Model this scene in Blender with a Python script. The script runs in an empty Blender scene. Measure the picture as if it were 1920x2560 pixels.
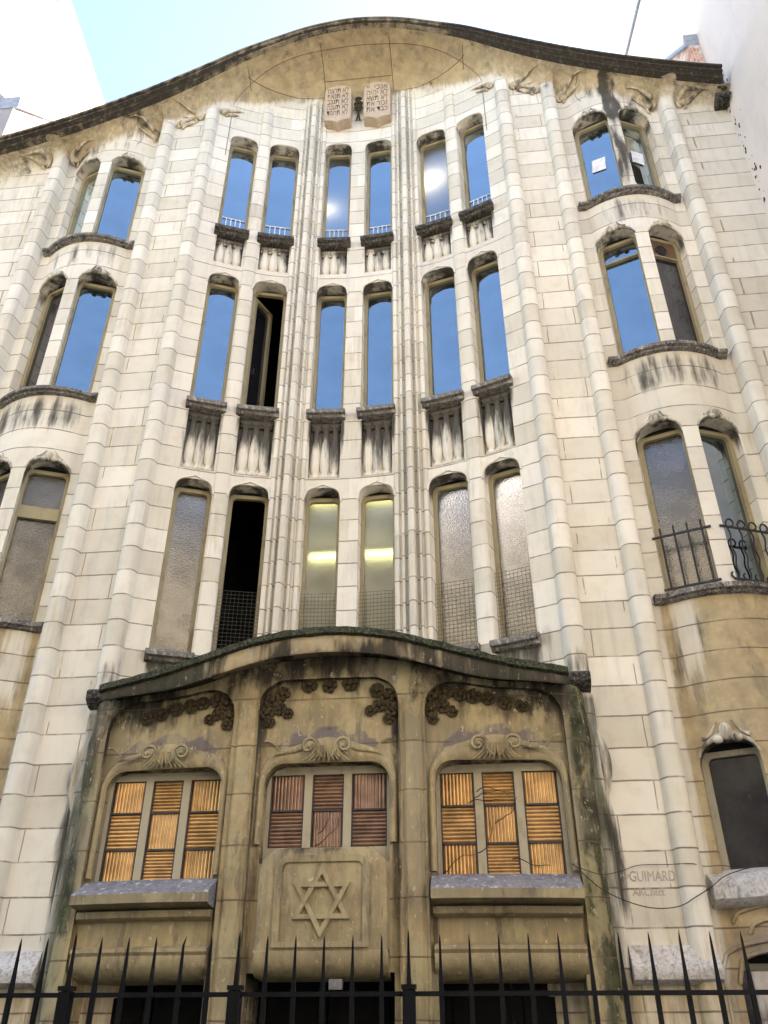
import bpy, bmesh, math, random
from mathutils import Vector, noise
random.seed(7)
C = bpy.context.scene.collection
PI = math.pi
rad = math.radians
EXPOSURE = 2.95
SUN_EL, SUN_AZ = rad(37), rad(50)          # azimuth measured from +Y towards +X
SKY_STRENGTH, SUN_STRENGTH = 0.10, 4.0

# ------------------------------------------------------------------ materials
MATS = {}
class NT:
    def __init__(s, name):
        m = bpy.data.materials.new(name); m.use_nodes = True
        s.m = m; s.t = m.node_tree; s.n = s.t.nodes; s.l = s.t.links
        s.bsdf = s.n['Principled BSDF']; s.out = s.n['Material Output']
        MATS[name] = m
    def node(s, typ, **kw):
        nd = s.n.new(typ)
        for k, v in kw.items():
            if k in nd.inputs: s.setin(nd, k, v)
            else: setattr(nd, k, v)
        return nd
    def setin(s, nd, k, v):
        i = nd.inputs[k]
        if hasattr(v, 'node') and hasattr(v, 'is_linked'): s.l.new(v, i)
        else: i.default_value = v
    def math(s, op, a, b=0.0, c=0.0, clamp=False):
        nd = s.n.new('ShaderNodeMath'); nd.operation = op; nd.use_clamp = clamp
        for k, v in ((0, a), (1, b), (2, c)): s.setin(nd, k, v)
        return nd.outputs[0]
    def mapr(s, v, a, b, c=0.0, d=1.0, smooth=True):
        nd = s.n.new('ShaderNodeMapRange'); nd.interpolation_type = 'SMOOTHSTEP' if smooth else 'LINEAR'
        s.setin(nd, 0, v)
        for k, x in ((1, a), (2, b), (3, c), (4, d)): s.setin(nd, k, x)
        return nd.outputs[0]
    def mix(s, f, a, b, mode='MIX'):
        nd = s.n.new('ShaderNodeMix'); nd.data_type = 'RGBA'; nd.blend_type = mode
        s.setin(nd, 0, f)
        for k, v in ((6, a), (7, b)):
            if isinstance(v, tuple) and len(v) == 3: v = (*v, 1)
            s.setin(nd, k, v)
        return nd.outputs[2]
    def noise(s, scale, detail=4, rough=.55, vec=None, stretch=None):
        if vec is None:
            if not hasattr(s, '_obj'): s._obj = s.n.new('ShaderNodeTexCoord').outputs['Object']
            vec = s._obj
        if stretch:
            mp = s.n.new('ShaderNodeMapping'); s.l.new(vec, mp.inputs[0]); mp.inputs['Scale'].default_value = stretch; vec = mp.outputs[0]
        nd = s.n.new('ShaderNodeTexNoise'); s.l.new(vec, nd.inputs['Vector'])
        nd.inputs['Scale'].default_value = scale; nd.inputs['Detail'].default_value = detail; nd.inputs['Roughness'].default_value = rough
        return nd.outputs['Fac']
    def bump(s, h, strength=.3, dist=.01):
        nd = s.n.new('ShaderNodeBump'); s.setin(nd, 'Height', h); nd.inputs['Strength'].default_value = strength; nd.inputs['Distance'].default_value = dist
        s.l.new(nd.outputs[0], s.bsdf.inputs['Normal']); return nd
    def base(s, c, rough=.85, metal=0.0, spec=.3):
        s.setin(s.bsdf, 'Base Color', c if not isinstance(c, tuple) else (*c[:3], 1))
        s.setin(s.bsdf, 'Roughness', rough); s.setin(s.bsdf, 'Metallic', metal); s.setin(s.bsdf, 'Specular IOR Level', spec)

CREAM, OCHRE, GRIME_SHADE, MOSS, MAUVE = (.662, .632, .548), (.35, .275, .15), (.017, .016, .0155), (.018, .021, .010), (.14, .12, .125)

def stone(name, base=CREAM, joints=True, course=.29, second=None, spots=0.0, patch=0.0):
    s = NT(name)
    st = s.node('ShaderNodeVertexColor', layer_name='stain')
    sep = s.node('ShaderNodeSeparateColor'); s.l.new(st.outputs[0], sep.inputs[0])
    dirt_shade, ochre, green, mauve = sep.outputs[0], sep.outputs[1], sep.outputs[2], st.outputs[1]
    big = s.noise(.9, 5); mid = s.noise(4.5, 6, .6); fine = s.noise(38, 5, .65)
    streak = s.noise(3.2, 7, .62, stretch=(2.6, 2.6, .34)); streak2 = s.noise(9.0, 6, .6, stretch=(2.2, 2.2, .22)); blot = s.noise(6.5, 8, .68)
    col = s.mix(s.mapr(big, .35, .68), base, tuple(c*k for c, k in zip(base, (1.06, 1.05, 1.02))))
    col = s.mix(s.mapr(mid, .45, .75, 0, .55), col, tuple(c*k for c, k in zip(base, (.86, .82, .76))))
    col = s.mix(s.mapr(blot, .58, .74, 0, .35), col, (base[0]*.80, base[1]*.83, base[2]*.92))
    col = s.mix(s.mapr(s.noise(2.1, 5), .52, .72, 0, .30), col, (base[0]*.92, base[1]*.93, base[2]*1.04))
    col = s.mix(s.mapr(streak, .50, .74, 0, .42), col, (base[0]*.62, base[1]*.64, base[2]*.70))
    h = fine
    if joints:
        at = s.node('ShaderNodeAttribute', attribute_name='q'); sx = s.node('ShaderNodeSeparateXYZ'); s.l.new(at.outputs['Vector'], sx.inputs[0])
        S, V, PN = sx.outputs
        wob = s.math('MULTIPLY', s.math('SUBTRACT', s.noise(2.3, 3), .5), .022)
        vv = s.math('DIVIDE', s.math('ADD', V, wob), course)
        fl = s.math('FLOOR', vv)
        d = s.math('MULTIPLY', s.math('MINIMUM', s.math('FRACT', vv), s.math('SUBTRACT', 1.0, s.math('FRACT', vv))), course)
        brk = s.mapr(s.noise(5.0, 4), .30, .55, .35, 1.0)
        jm = s.math('MULTIPLY', s.mapr(d, .0028, .0105, 1, 0), brk)
        odd = s.math('MODULO', s.math('ABSOLUTE', fl), 2.0)
        xj = s.math('ADD', .13, s.math('MULTIPLY', odd, .75))
        dv = s.math('MULTIPLY', s.math('ABSOLUTE', s.math('SUBTRACT', PN, s.math('ADD', xj, s.math('MULTIPLY', wob, 2.0)))), .5)
        pj = s.math('MULTIPLY', s.mapr(dv, .0025, .009, .8, 0), s.mapr(s.noise(3.1, 3), .42, .52))
        jm = s.math('MAXIMUM', jm, pj)
        cv = s.node('ShaderNodeCombineXYZ'); s.l.new(fl, cv.inputs[0]); s.l.new(s.math('FLOOR', PN), cv.inputs[1])
        s.l.new(s.math('FLOOR', s.math('ADD', s.math('MULTIPLY', S, .45), s.math('MULTIPLY', odd, .5))), cv.inputs[2])
        wn = s.node('ShaderNodeTexWhiteNoise'); s.l.new(cv.outputs[0], wn.inputs['Vector'])
        hv = s.node('ShaderNodeHueSaturation'); s.l.new(col, hv.inputs['Color'])
        s.l.new(s.mapr(wn.outputs['Value'], 0, 1, .83, 1.07, False), hv.inputs['Value'])
        s.l.new(s.mapr(wn.outputs['Value'], 0, 1, 1.12, .85, False), hv.inputs['Saturation']); col = hv.outputs[0]
    def mask(v, n, amt, lo=.28, hi=.72):
        return s.mapr(s.math('ADD', v, s.math('MULTIPLY', s.math('SUBTRACT', n, .5), s.math('MINIMUM', amt, s.math('MULTIPLY', v, 5.0)))), lo, hi)
    oc = s.mix(s.mapr(blot, .35, .65), OCHRE, tuple(c*1.3 for c in OCHRE))
    oc = s.mix(s.mapr(mid, .4, .7, 0, .6), oc, tuple(c*.68 for c in OCHRE))
    oc = s.mix(s.mapr(s.noise(3.3, 9, .72, stretch=(1.3, 1.3, .6)), .50, .63, 0, .6), oc, (.15, .125, .085))
    col = s.mix(s.math('MULTIPLY', mask(ochre, streak2, 1.1, .2, .8), .88), col, oc)
    col = s.mix(s.math('MULTIPLY', mask(mauve, blot, .8), .85), col, MAUVE)
    col = s.mix(s.math('MULTIPLY', mask(dirt_shade, streak, 1.9, .25, .8), .9), col, s.mix(s.mapr(streak2, .42, .75), GRIME_SHADE, (.055, .049, .042)))
    col = s.mix(s.math('MULTIPLY', mask(green, streak, 1.7, .1, .9), .9), col, s.mix(s.mapr(mid, .38, .62), MOSS, s.mix(s.mapr(streak, .4, .62), (.11, .11, .085), (.046, .066, .018))))
    if spots:
        col = s.mix(s.mapr(s.noise(14, 6, .7, stretch=(1.4, 1.4, .8)), .61, .66, 0, spots), col, (.62, .55, .42))
    if patch:
        col = s.mix(s.mapr(s.noise(2.6, 8, .68, stretch=(1.5, 1.5, .7)), .50, .62, 0, patch), col, (.40, .345, .20))
        col = s.mix(s.mapr(s.noise(3.4, 8, .70, stretch=(2.2, 2.2, .5)), .54, .66, 0, patch), col, (.105, .09, .075))
    if joints:
        col = s.mix(s.math('MULTIPLY', jm, .82), col, (.12, .085, .06))
        h = s.math('SUBTRACT', s.math('MULTIPLY', fine, .35), jm)
    s.base(col, .9, 0, .2)
    s.bump(h, .55, .006)
    return s.m

def rough_stone(name, a, b, c, scale=6, white=None):
    s = NT(name)
    n1 = s.noise(scale, 9, .7); n2 = s.noise(scale*4.5, 6, .7); n3 = s.noise(scale*1.3, 7, .65, stretch=(1.6, 1.6, .4))
    col = s.mix(s.mapr(n1, .38, .62), a, b); col = s.mix(s.mapr(n2, .45, .68), col, c)
    if white: col = s.mix(s.mapr(n3, .55, .66, 0, white[3] if len(white) > 3 else .9), col, tuple(white[:3]))
    s.base(col, .95, 0, .15); s.bump(s.math('ADD', n2, s.math('MULTIPLY', n1, .6)), .9, .02)
    return s.m

def paint(name, a, b, rough=.6, scale=9, lo=.5, hi=.7, metal=0., spec=.3):
    s = NT(name)
    n = s.noise(scale, 7, .65, stretch=(1, 1, .35))
    s.base(s.mix(s.mapr(n, lo, hi), a, b), rough, metal, spec); s.bump(s.noise(scale*6, 4), .25, .003)
    return s.m

def glass(name, base, fac, rough=.02, pebble=0., tint=(1, 1, 1), see=0.0, wob=0.05, grime=.25, glow=.3):
    s = NT(name)
    gl = s.node('ShaderNodeBsdfGlossy'); gl.inputs['Roughness'].default_value = rough; gl.inputs['Color'].default_value = (*tint, 1)
    df = s.node('ShaderNodeBsdfDiffuse')
    spk = s.mapr(s.noise(6, 9, .78), .60, .76, 0, grime); edge = s.noise(2.4, 6, .7)
    s.l.new(s.mix(spk, base, (.5, .52, .55)), df.inputs['Color'])
    under = df.outputs[0]
    if see:
        rf = s.node('ShaderNodeBsdfRefraction'); rf.inputs['IOR'].default_value = 1.2; rf.inputs['Roughness'].default_value = .75; rf.inputs['Color'].default_value = (.8, .85, .8, 1)
        tl = s.node('ShaderNodeBsdfTranslucent'); tl.inputs['Color'].default_value = (.8, .82, .75, 1); m2 = s.node('ShaderNodeMixShader'); m2.inputs[0].default_value = glow
        s.l.new(rf.outputs[0], m2.inputs[1]); s.l.new(tl.outputs[0], m2.inputs[2])
        mx = s.node('ShaderNodeMixShader'); mx.inputs[0].default_value = see; s.l.new(under, mx.inputs[1]); s.l.new(m2.outputs[0], mx.inputs[2]); under = mx.outputs[0]
    fr = s.node('ShaderNodeFresnel'); fr.inputs['IOR'].default_value = 1.5
    f = s.math('ADD', s.math('MULTIPLY', fr.outputs[0], fac), s.mapr(edge, .3, .7, -.02, .03), clamp=True)
    mx = s.node('ShaderNodeMixShader'); s.l.new(f, mx.inputs[0]); s.l.new(under, mx.inputs[1]); s.l.new(gl.outputs[0], mx.inputs[2])
    s.l.new(mx.outputs[0], s.out.inputs['Surface'])
    bp = s.node('ShaderNodeBump'); bp.inputs['Distance'].default_value = .012
    if pebble:
        vo = s.node('ShaderNodeTexVoronoi'); vo.feature = 'SMOOTH_F1'; vo.inputs['Scale'].default_value = 75
        s.l.new(s._obj, vo.inputs['Vector']); bp.inputs['Strength'].default_value = pebble
        s.l.new(s.math('ADD', vo.outputs['Distance'], s.math('MULTIPLY', s.noise(4, 2), .5)), bp.inputs['Height'])
    else:
        bp.inputs['Strength'].default_value = wob; s.l.new(s.noise(2.2, 2), bp.inputs['Height'])
    for nd in (gl, df): s.l.new(bp.outputs[0], nd.inputs['Normal'])
    if see: s.l.new(bp.outputs[0], rf.inputs['Normal'])
    return s.m

def flat(name, col, rough=.7, metal=0., emit=None, spec=.3):
    s = NT(name); n = s.noise(12, 5)
    s.base(s.mix(s.mapr(n, .35, .7), col, tuple(c*.75 for c in col)), rough, metal, spec)
    if emit:
        s.bsdf.inputs['Emission Color'].default_value = (*emit[:3], 1); s.bsdf.inputs['Emission Strength'].default_value = emit[3]
    return s.m

M_STONE = stone('limestone_blocks')
M_PLAIN = stone('limestone_plain', joints=False)
M_PORCH = stone('porch_stone', base=(.25, .212, .135), course=.42, spots=.55, patch=.6)
M_PORCHP = stone('porch_stone_plain', base=(.25, .212, .135), joints=False, spots=.55, patch=.6)
M_SILL = rough_stone('weathered_sill', (.20, .19, .175), (.06, .055, .052), (.34, .325, .30), 9, (.55, .53, .50, .7))
M_SILLDK = rough_stone('blackened_sill', (.07, .065, .06), (.022, .021, .02), (.19, .175, .155), 8)
M_LEDGE = rough_stone('lead_grey_ledge', (.24, .235, .25), (.17, .165, .18), (.33, .32, .33), 7, (.6, .58, .55, .8))
M_WHITEL = rough_stone('flaking_white_ledge', (.55, .53, .52), (.66, .64, .63), (.34, .32, .29), 7, (.2, .18, .15, .6))
M_CANOPY = None
M_CANTOP = rough_stone('mossy_canopy_edge', (.050, .056, .034), (.022, .030, .012), (.13, .125, .105), 9)
M_CARVE = rough_stone('carved_dark_stone', (.06, .046, .026), (.035, .028, .018), (.11, .085, .046), 8)
M_FRAME = paint('ochre_window_paint', (.31, .27, .165), (.19, .145, .085), .6, 7)
M_FRAMEG = paint('grey_window_paint', (.36, .34, .26), (.22, .19, .13), .6, 7)
M_IRON = paint('black_iron_paint', (.004, .0045, .006), (.008, .008, .010), .6, 14, spec=.15)
M_RAIL = paint('rail_iron', (.02, .02, .022), (.05, .04, .035), .55, 14)
M_WIRE = flat('galvanised_wire', (.07, .07, .06), .5, .6)
M_GLASS = glass('window_glass', (.006, .008, .012), 6.5, .012, tint=(.80, .92, 1.0), grime=.24, wob=.12)
M_GLASSD = glass('dusty_dark_glass', (.012, .012, .016), 1.6, .05, grime=.12)
M_GLASSEE = glass('glass_with_glow', (.006, .008, .012), 6.0, .03, see=.8, tint=(.80, .92, 1.0), glow=1.0)
M_PEBGLOW = glass('frosted_glass_with_glow', (.03, .033, .04), 4.2, .10, .2, see=.8, tint=(.85, .93, 1.0), glow=1.0)
M_PEB = glass('pebbled_glass', (.035, .037, .04), 2.4, .16, .13)
M_PEBD = glass('pebbled_glass_dark', (.04, .04, .045), 1.8, .16, .18)
M_PEBSEE = glass('pebbled_glass_lit', (.045, .055, .048), 1.6, .16, .2, see=.6)
M_DARK = flat('black_interior_shade', (.012, .012, .014), .9)
M_DOOR = paint('dark_door_paint', (.003, .003, .0035), (.005, .0045, .0045), .6, 6, spec=.1)
M_LEAD = flat('lead_bar', (.05, .045, .05), .6)
M_MULL = paint('grey_green_mullion', (.37, .33, .235), (.27, .225, .145), .7, 6)
def amber(name, col):
    s = NT(name); n = s.noise(7, 5); s.base(s.mix(s.mapr(n, .35, .7), col, tuple(c*.6 for c in col)), .30, .55, .6); return s.m
M_AMBER = amber('amber_reeded_glass', (.52, .31, .12))
M_AMBERD = amber('brown_reeded_glass', (.25, .15, .10))
M_WHITEPAPER = flat('paper', (.8, .82, .85), .8)
M_ZINC = flat('zinc', (.34, .36, .40), .5, .3)
def stucco(name, a, b, scale=.5):
    s = NT(name); n1 = s.noise(scale, 6, .6); n2 = s.noise(scale*7, 7, .65, stretch=(1, 1, .35)); n3 = s.noise(scale*20, 6, .7)
    col = s.mix(s.mapr(n1, .35, .65), a, b); col = s.mix(s.mapr(n2, .52, .72, 0, .5), col, tuple(c*.78 for c in a)); col = s.mix(s.mapr(n3, .66, .72, 0, .55), col, tuple(c*.5 for c in b))
    s.base(col, .95, 0, .1); s.bump(n3, .5, .02); return s.m
M_STUCR = stucco('pale_pink_render', (.78, .69, .60), (.70, .63, .58))
M_STUCL = stucco('cream_render', (.80, .74, .56), (.76, .68, .45))
M_STUCG = stucco('grey_render', (.34, .32, .32), (.27, .255, .26))
M_OPP = stucco('honey_stone', (.60, .51, .37), (.54, .45, .31))
def brick(name):
    s = NT(name); b = s.n.new('ShaderNodeTexBrick'); tc = s.n.new('ShaderNodeTexCoord')
    mp = s.n.new('ShaderNodeMapping'); s.l.new(tc.outputs['Object'], mp.inputs[0]); mp.inputs['Rotation'].default_value = (rad(90), 0, rad(90)); s.l.new(mp.outputs[0], b.inputs['Vector'])
    b.inputs['Scale'].default_value = 4.5; b.inputs['Color1'].default_value = (.42, .2, .13, 1); b.inputs['Color2'].default_value = (.58, .38, .28, 1); b.inputs['Mortar'].default_value = (.6, .5, .42, 1)
    s.base(s.mix(s.mapr(s.noise(5, 6), .48, .6), b.outputs['Color'], (.66, .54, .46)), .95); return s.m
M_BRICK = brick('old_brick')
M_GROUND = rough_stone('paving_stone', (.06, .058, .055), (.045, .044, .043), (.08, .078, .075), 3)
M_ASPH = rough_stone('asphalt', (.05, .05, .05), (.06, .06, .058), (.04, .04, .04), 5)
M_LETTER = flat('letter_paint', (.20, .14, .095), .9)
M_ENGR = flat('engraved_line', (.46, .425, .365), .9)
M_LAMP = flat('fluorescent_tube', (.8, .8, .6), .5, 0, (1.0, .90, .36, 1.6))
M_GLOBE = flat('glowing_globe', (.9, .85, .75), .5, 0, (1.0, .86, .66, 4.0))
M_BOX = flat('grey_plastic', (.22, .22, .23), .5)

# ------------------------------------------------------------------ mesh builder
def stain0(x, z): return (0, 0, 0, 0)
class MB:
    def __init__(s, weld=True, stain=None):
        s.v = []; s.f = []; s.mi = []; s.q = []; s.st = []; s.key = {}; s.weld = weld; s.stain = stain or stain0
    def vert(s, p, q=(0, 0, -1), st=None):
        k = (round(p[0], 4), round(p[1], 4), round(p[2], 4))
        if s.weld and k in s.key: return s.key[k]
        s.v.append(tuple(p)); s.q.append(q); s.st.append(st if st is not None else s.stain(p[0], p[2]))
        s.key[k] = len(s.v)-1; return len(s.v)-1
    def face(s, idx, m=0):
        out = []
        for i in idx:
            if not out or out[-1] != i: out.append(i)
        if len(out) > 1 and out[0] == out[-1]: out.pop()
        if len(set(out)) >= 3: s.f.append(out); s.mi.append(m)
    def poly(s, pts, m=0): s.face([s.vert(p) for p in pts], m)
    def box(s, x0, x1, y0, y1, z0, z1, m=0):
        p = [s.vert((x, y, z)) for x in (x0, x1) for y in (y0, y1) for z in (z0, z1)]
        for f in ((0, 1, 3, 2), (4, 6, 7, 5), (0, 4, 5, 1), (2, 3, 7, 6), (0, 2, 6, 4), (1, 5, 7, 3)): s.face([p[i] for i in f], m)
    def bar(s, a, b, w, h=None, m=0, up=(0, 1, 0)):
        a, b = Vector(a), Vector(b); d = (b-a).normalized(); u = Vector(up); sd = d.cross(u)
        if sd.length < 1e-4: sd = d.cross(Vector((1, 0, 0)))
        sd.normalize(); u = sd.cross(d); h = h or w
        r = []
        for p in (a, b):
            r.append([s.vert(p + sd*w/2*i + u*h/2*j) for i, j in ((-1, -1), (1, -1), (1, 1), (-1, 1))])
        for k in range(4): s.face([r[0][k], r[0][(k+1) % 4], r[1][(k+1) % 4], r[1][k]], m)
        s.face(r[0][::-1], m); s.face(r[1], m)
    def tube(s, pts, rr, n=6, flat=1.0, m=0, squash_axis=(0, 1, 0)):
        pts = [Vector(p) for p in pts]
        if not hasattr(rr, '__len__'): rr = [rr]*len(pts)
        ax = Vector(squash_axis); rings = []
        for i, p in enumerate(pts):
            t = (pts[min(i+1, len(pts)-1)] - pts[max(i-1, 0)]).normalized()
            u = ax - t*ax.dot(t)
            if u.length < 1e-4: u = Vector((1, 0, 0))
            u.normalize(); w = t.cross(u)
            rings.append([s.vert(p + (w*math.cos(2*PI*k/n) + u*flat*math.sin(2*PI*k/n))*rr[i]) for k in range(n)])
        for a, b in zip(rings, rings[1:]):
            for k in range(n): s.face([a[k], a[(k+1) % n], b[(k+1) % n], b[k]], m)
        s.face(rings[0][::-1], m); s.face(rings[-1], m)
    def ball(s, c, r, n=8, k=5, sc=(1, 1, 1), m=0):
        rings = []
        for j in range(k+1):
            th = PI*j/k
            rings.append([s.vert((c[0]+r*sc[0]*math.sin(th)*math.cos(2*PI*i/n), c[1]+r*sc[1]*math.sin(th)*math.sin(2*PI*i/n), c[2]+r*sc[2]*math.cos(th))) for i in range(n)])
        for a, b in zip(rings, rings[1:]):
            for i in range(n): s.face([a[i], b[i], b[(i+1) % n], a[(i+1) % n]], m)
    def lathe(s, c, prof, n=12, sc=(1, 1), m=0):       # prof: (r,z)
        rings = [[s.vert((c[0]+r*sc[0]*math.cos(2*PI*i/n), c[1]+r*sc[1]*math.sin(2*PI*i/n), c[2]+z)) for i in range(n)] for r, z in prof]
        for a, b in zip(rings, rings[1:]):
            for i in range(n): s.face([a[i], a[(i+1) % n], b[(i+1) % n], b[i]], m)
        s.face(rings[0][::-1], m); s.face(rings[-1], m)
    def sweep(s, prof, xs, D=lambda x: 0.0, zoff=lambda x: 0.0, m=0):
        fn = prof if callable(prof) else (lambda x: prof)
        rings = []
        for x in xs:
            rings.append([s.vert((x, D(x)+dy, zoff(x)+z), (x, zoff(x)+z, -2)) for dy, z in fn(x)])
        n = len(rings[0])
        for a, b in zip(rings, rings[1:]):
            for k in range(n): s.face([a[k], a[(k+1) % n], b[(k+1) % n], b[k]], m)
        s.face(rings[0][::-1], m); s.face(rings[-1], m)
    def build(s, name, mat, parent=None, sharp=35, loc=None, rot=0.0):
        me = bpy.data.meshes.new(name); me.from_pydata(s.v, [], s.f)
        for mm in (mat if isinstance(mat, (list, tuple)) else [mat]): me.materials.append(mm)
        me.polygons.foreach_set('material_index', s.mi)
        a = me.attributes.new('q', 'FLOAT_VECTOR', 'POINT'); a.data.foreach_set('vector', [c for q in s.q for c in q])
        a = me.color_attributes.new('stain', 'FLOAT_COLOR', 'POINT'); a.data.foreach_set('color', [c for q in s.st for c in q])
        bm = bmesh.new(); bm.from_mesh(me)
        bmesh.ops.recalc_face_normals(bm, faces=bm.faces)
        lim = math.radians(sharp)
        for e in bm.edges:
            e.smooth = not (len(e.link_faces) != 2 or e.calc_face_angle(0) > lim)
        for f in bm.faces: f.smooth = True
        bm.to_mesh(me); bm.free()
        o = bpy.data.objects.new(name, me); C.objects.link(o)
        if loc is not None: o.location = loc
        o.rotation_euler = (0, 0, rot)
        if parent: o.parent = parent
        return o
def tag(o, label=None, cat=None, group=None, kind=None):
    for k, v in (('label', label), ('category', cat), ('group', group), ('kind', kind)):
        if v: o[k] = v
    return o
def thing(name, label, cat, loc=(0, 0, 0), group=None):
    o = bpy.data.objects.new(name, None); C.objects.link(o); o.location = loc
    return tag(o, label, cat, group)
def lin(a, b, n): return [a+(b-a)*i/n for i in range(n+1)]
def clamp(v, a=0., b=1.): return max(a, min(b, v))
def sm(a, b, v):
    t = clamp((v-a)/(b-a)); return t*t*(3-2*t)
def win(v, a, b, f): return sm(a-f, a+f, v)*(1-sm(b-f, b+f, v))

# ------------------------------------------------------------------ facade surface
END = 5.72
TOP = [(0, 15.73), (.5, 15.67), (.86, 15.57), (1.16, 15.44), (1.8, 15.14), (2.4, 14.76), (3.2, 14.29), (4.0, 13.89), (4.75, 13.58), (5.3, 13.39), (5.9, 13.24)]
def top(x):
    x = abs(x)
    for (a, za), (b, zb) in zip(TOP, TOP[1:]):
        if x <= b:
            i = TOP.index((a, za)); t = (x-a)/(b-a)
            p0 = TOP[i-1] if i else (-b, zb); p3 = TOP[min(i+2, len(TOP)-1)]
            m0 = (zb-p0[1])/(b-p0[0])*(b-a); m1 = (p3[1]-za)/(p3[0]-a)*(b-a)
            return (2*t**3-3*t*t+1)*za + (t**3-2*t*t+t)*m0 + (-2*t**3+3*t*t)*zb + (t**3-t*t)*m1
    return TOP[-1][1]
def baseD(x):
    a = abs(x)
    if a < 2.2: return max(.02, .56-.112*a*a)
    if a < 3.1: return .02
    if a < 4.58: return min(.13, -.08+.6*(a-3.85)**2)
    return .03
PIL = [(2.20, 2.425, .105, 14.36), (2.895, 3.115, .105, 14.08), (4.575, 4.80, .105, 13.50)]
RIB = [(.535, .60, .025), (.622, .662, .065), (.69, .79, .115), (.818, .858, .065), (.88, .945, .025)]
def relief(x, z):
    a = abs(x); r = 0.
    for x0, x1, h, zt in PIL:
        if x0-.05 < a < x1+.05:
            t = abs((a-x0)/(x1-x0)*2-1)
            k = h*max(0., 1-t**3.2)**.6 if t < 1 else 0
            k *= 1-sm(zt-.10, zt+.02, z) if z < zt+.02 else 0
            r = max(r, k)
    if .5 < a < .98:
        f = 1-sm(14.85, 15.15, z)
        for x0, x1, h in RIB:
            t = abs((a-x0)/(x1-x0)*2-1)
            if t < 1: r = max(r, h*(1-t**3)**.5*f)
    if 1.40 < a < 1.58:
        t = abs((a-1.49)/.09); r = max(r, (.03*(1-t**6) if z < 13.95 else .05*(1-t**4)*(1-sm(14.55, 14.75, z))*(1 if t < .72 else 0)))
    return r
def kc(x): return .62+.38*sm(.8, 3.2, abs(x))
def zc(x): return top(x)-.165*kc(x)
def zs(x):
    a = abs(x); side = zc(x)-.32; mid = min(15.0, zc(x)-.42); k = sm(1.6, 2.4, a)
    return max(mid*(1-k)+side*k, zp(x)+.015)
def zp(x): return min(14.02-.77*sm(2.15, 2.5, abs(x)), zc(x)-.17)
def W(x, z):
    d = baseD(x); s0 = zs(x)
    if z > s0:
        t = clamp((z-s0)/(zc(x)-s0)); d = d-(d+.46-.165*kc(x))*(1-math.sqrt(max(0., 1-t*t)))
    return (x, d-relief(x, z), z)
def slope(x): return (baseD(x+.03)-baseD(x-.03))/.06

SILLS = []     # (x0,x1,z) filled below, for the grime under sills
_n = lambda x, z, s, o=0.: noise.noise(Vector((x*s+o, z*s, 3.7+o)))
def stain(x, z):
    a = abs(x); d = o = g = m = 0.
    for (x0, x1, z1, ln, k) in SILLS:
        if x0-.08 < x < x1+.08 and z < z1+.02:
            f = win(x, x0, x1, .05)*(1-clamp((z1-z)/ln))
            d = max(d, k*f)
    if z > 13:
        c = zs(x); o = max(o, (.70+.3*win(a, 0, 2., .3))*sm(c-.05, c+.2, z)); o = max(o, .22*sm(c-1.2, c, z)*win(a, 0, 2.3, .2))
        d = max(d, .30*sm(zc(x)-.05, zc(x), z))
        d = max(d, .40*win(z, c-.10, c+.22, .10)*(.5+_n(x, z, 2.6)))
    # black run below a leak in the cornice, right-hand bay; lighter one on the left bay
    e = .10*_n(x, z, 2.2, 3)+.05*_n(x, z, 6, 8)
    d = max(d, (1.0+.5*_n(x, z, 3.2, 2))*win(x+e, 3.72, 4.0, .07)*win(z, 12.9, 14.3, .2), (.62+.6*_n(x, z, 2.4, 7))*win(x+e, 3.74, 4.1, .08)*win(z, 11.4, 13.1, .25))
    d = max(d, .55*win(x, 4.05, 4.5, .1)*win(z, 13.2, 13.55, .08)*(.5+_n(x, z, 3, 6)))
    d = max(d, .62*win(x, -3.75, -3.3, .10)*sm(13.45, 14.1, z), .35*win(x, -4.5, -3.2, .2)*win(z, 13.3, 13.6, .1))
    # wash of grime on the bays' aprons
    for zb, k in ((11.2, .34), (8.35, .5)):
        d = max(d, k*win(a, 3.3, 4.4, .12)*win(z, zb-.55, zb, .18))
    # lower bays: ochre with pale runs
    if a > 3.14 and z < 5.3:
        o = max(o, .92*win(a, 3.2, 4.55, .06)*(1-sm(5.0, 5.2, z)*0)*sm(.2, 1.6, z) * (1 - .75*win(a, 3.28, 3.5, .06)*sm(4.0, 4.8, z)))
        d = max(d, .5*win(a, 3.22, 3.36, .02)*win(z, 4.4, 5.1, .2), .45*win(a, 3.47, 3.53, .02)*win(z, 4.5, 5.1, .2))
    if a < 2.2 and z < 6: d = max(d, .42*(1-sm(4.4, 5.7, z))*(.6+_n(x, z, 3, 3)))
    d = max(d, .30*win(a, 2.19, 2.23, .02)*(1-sm(5, 7, z)), .20*win(a, 3.1, 3.2, .03))
    # leaching beside pilasters
    o = max(o, .26*win(a, 2.43, 2.50, .03)*(1-sm(8, 11, z)), .24*win(a, 2.84, 2.92, .03)*(1-sm(9, 12, z)))
    o = max(o, .30*(.5+_n(x, z, .7, 4)))
    # soot that gathers in the middle storeys of the concave bay
    d = max(d, .16*win(a, 0, 2.1, .1)*(.5+_n(x, z, 1.9, 9)))
    if z < 1.95: o = max(o, .6)
    if a > 3.14 and z < 2.5: m = max(m, (.30+.5*_n(x, z, 2.6, 4))*(1-sm(2.3, 2.5, z)))
    # moss and soot on both sides of the porch
    if z < 4.3: 
        w = win(a, 2.2, 2.42+.05*_n(x, z, 3), .05); g = max(g, w*(.75 if z > 1.2 else .5)); d = max(d, .75*win(a, 2.36, 2.5, .05)*win(z, 2.4, 3.4, .3))
    d = max(d, .62*win(a, 2.2, 2.42, .06)*win(z, 4.35, 4.75, .15))
    return (clamp(d), clamp(o), clamp(g), clamp(m))

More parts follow.
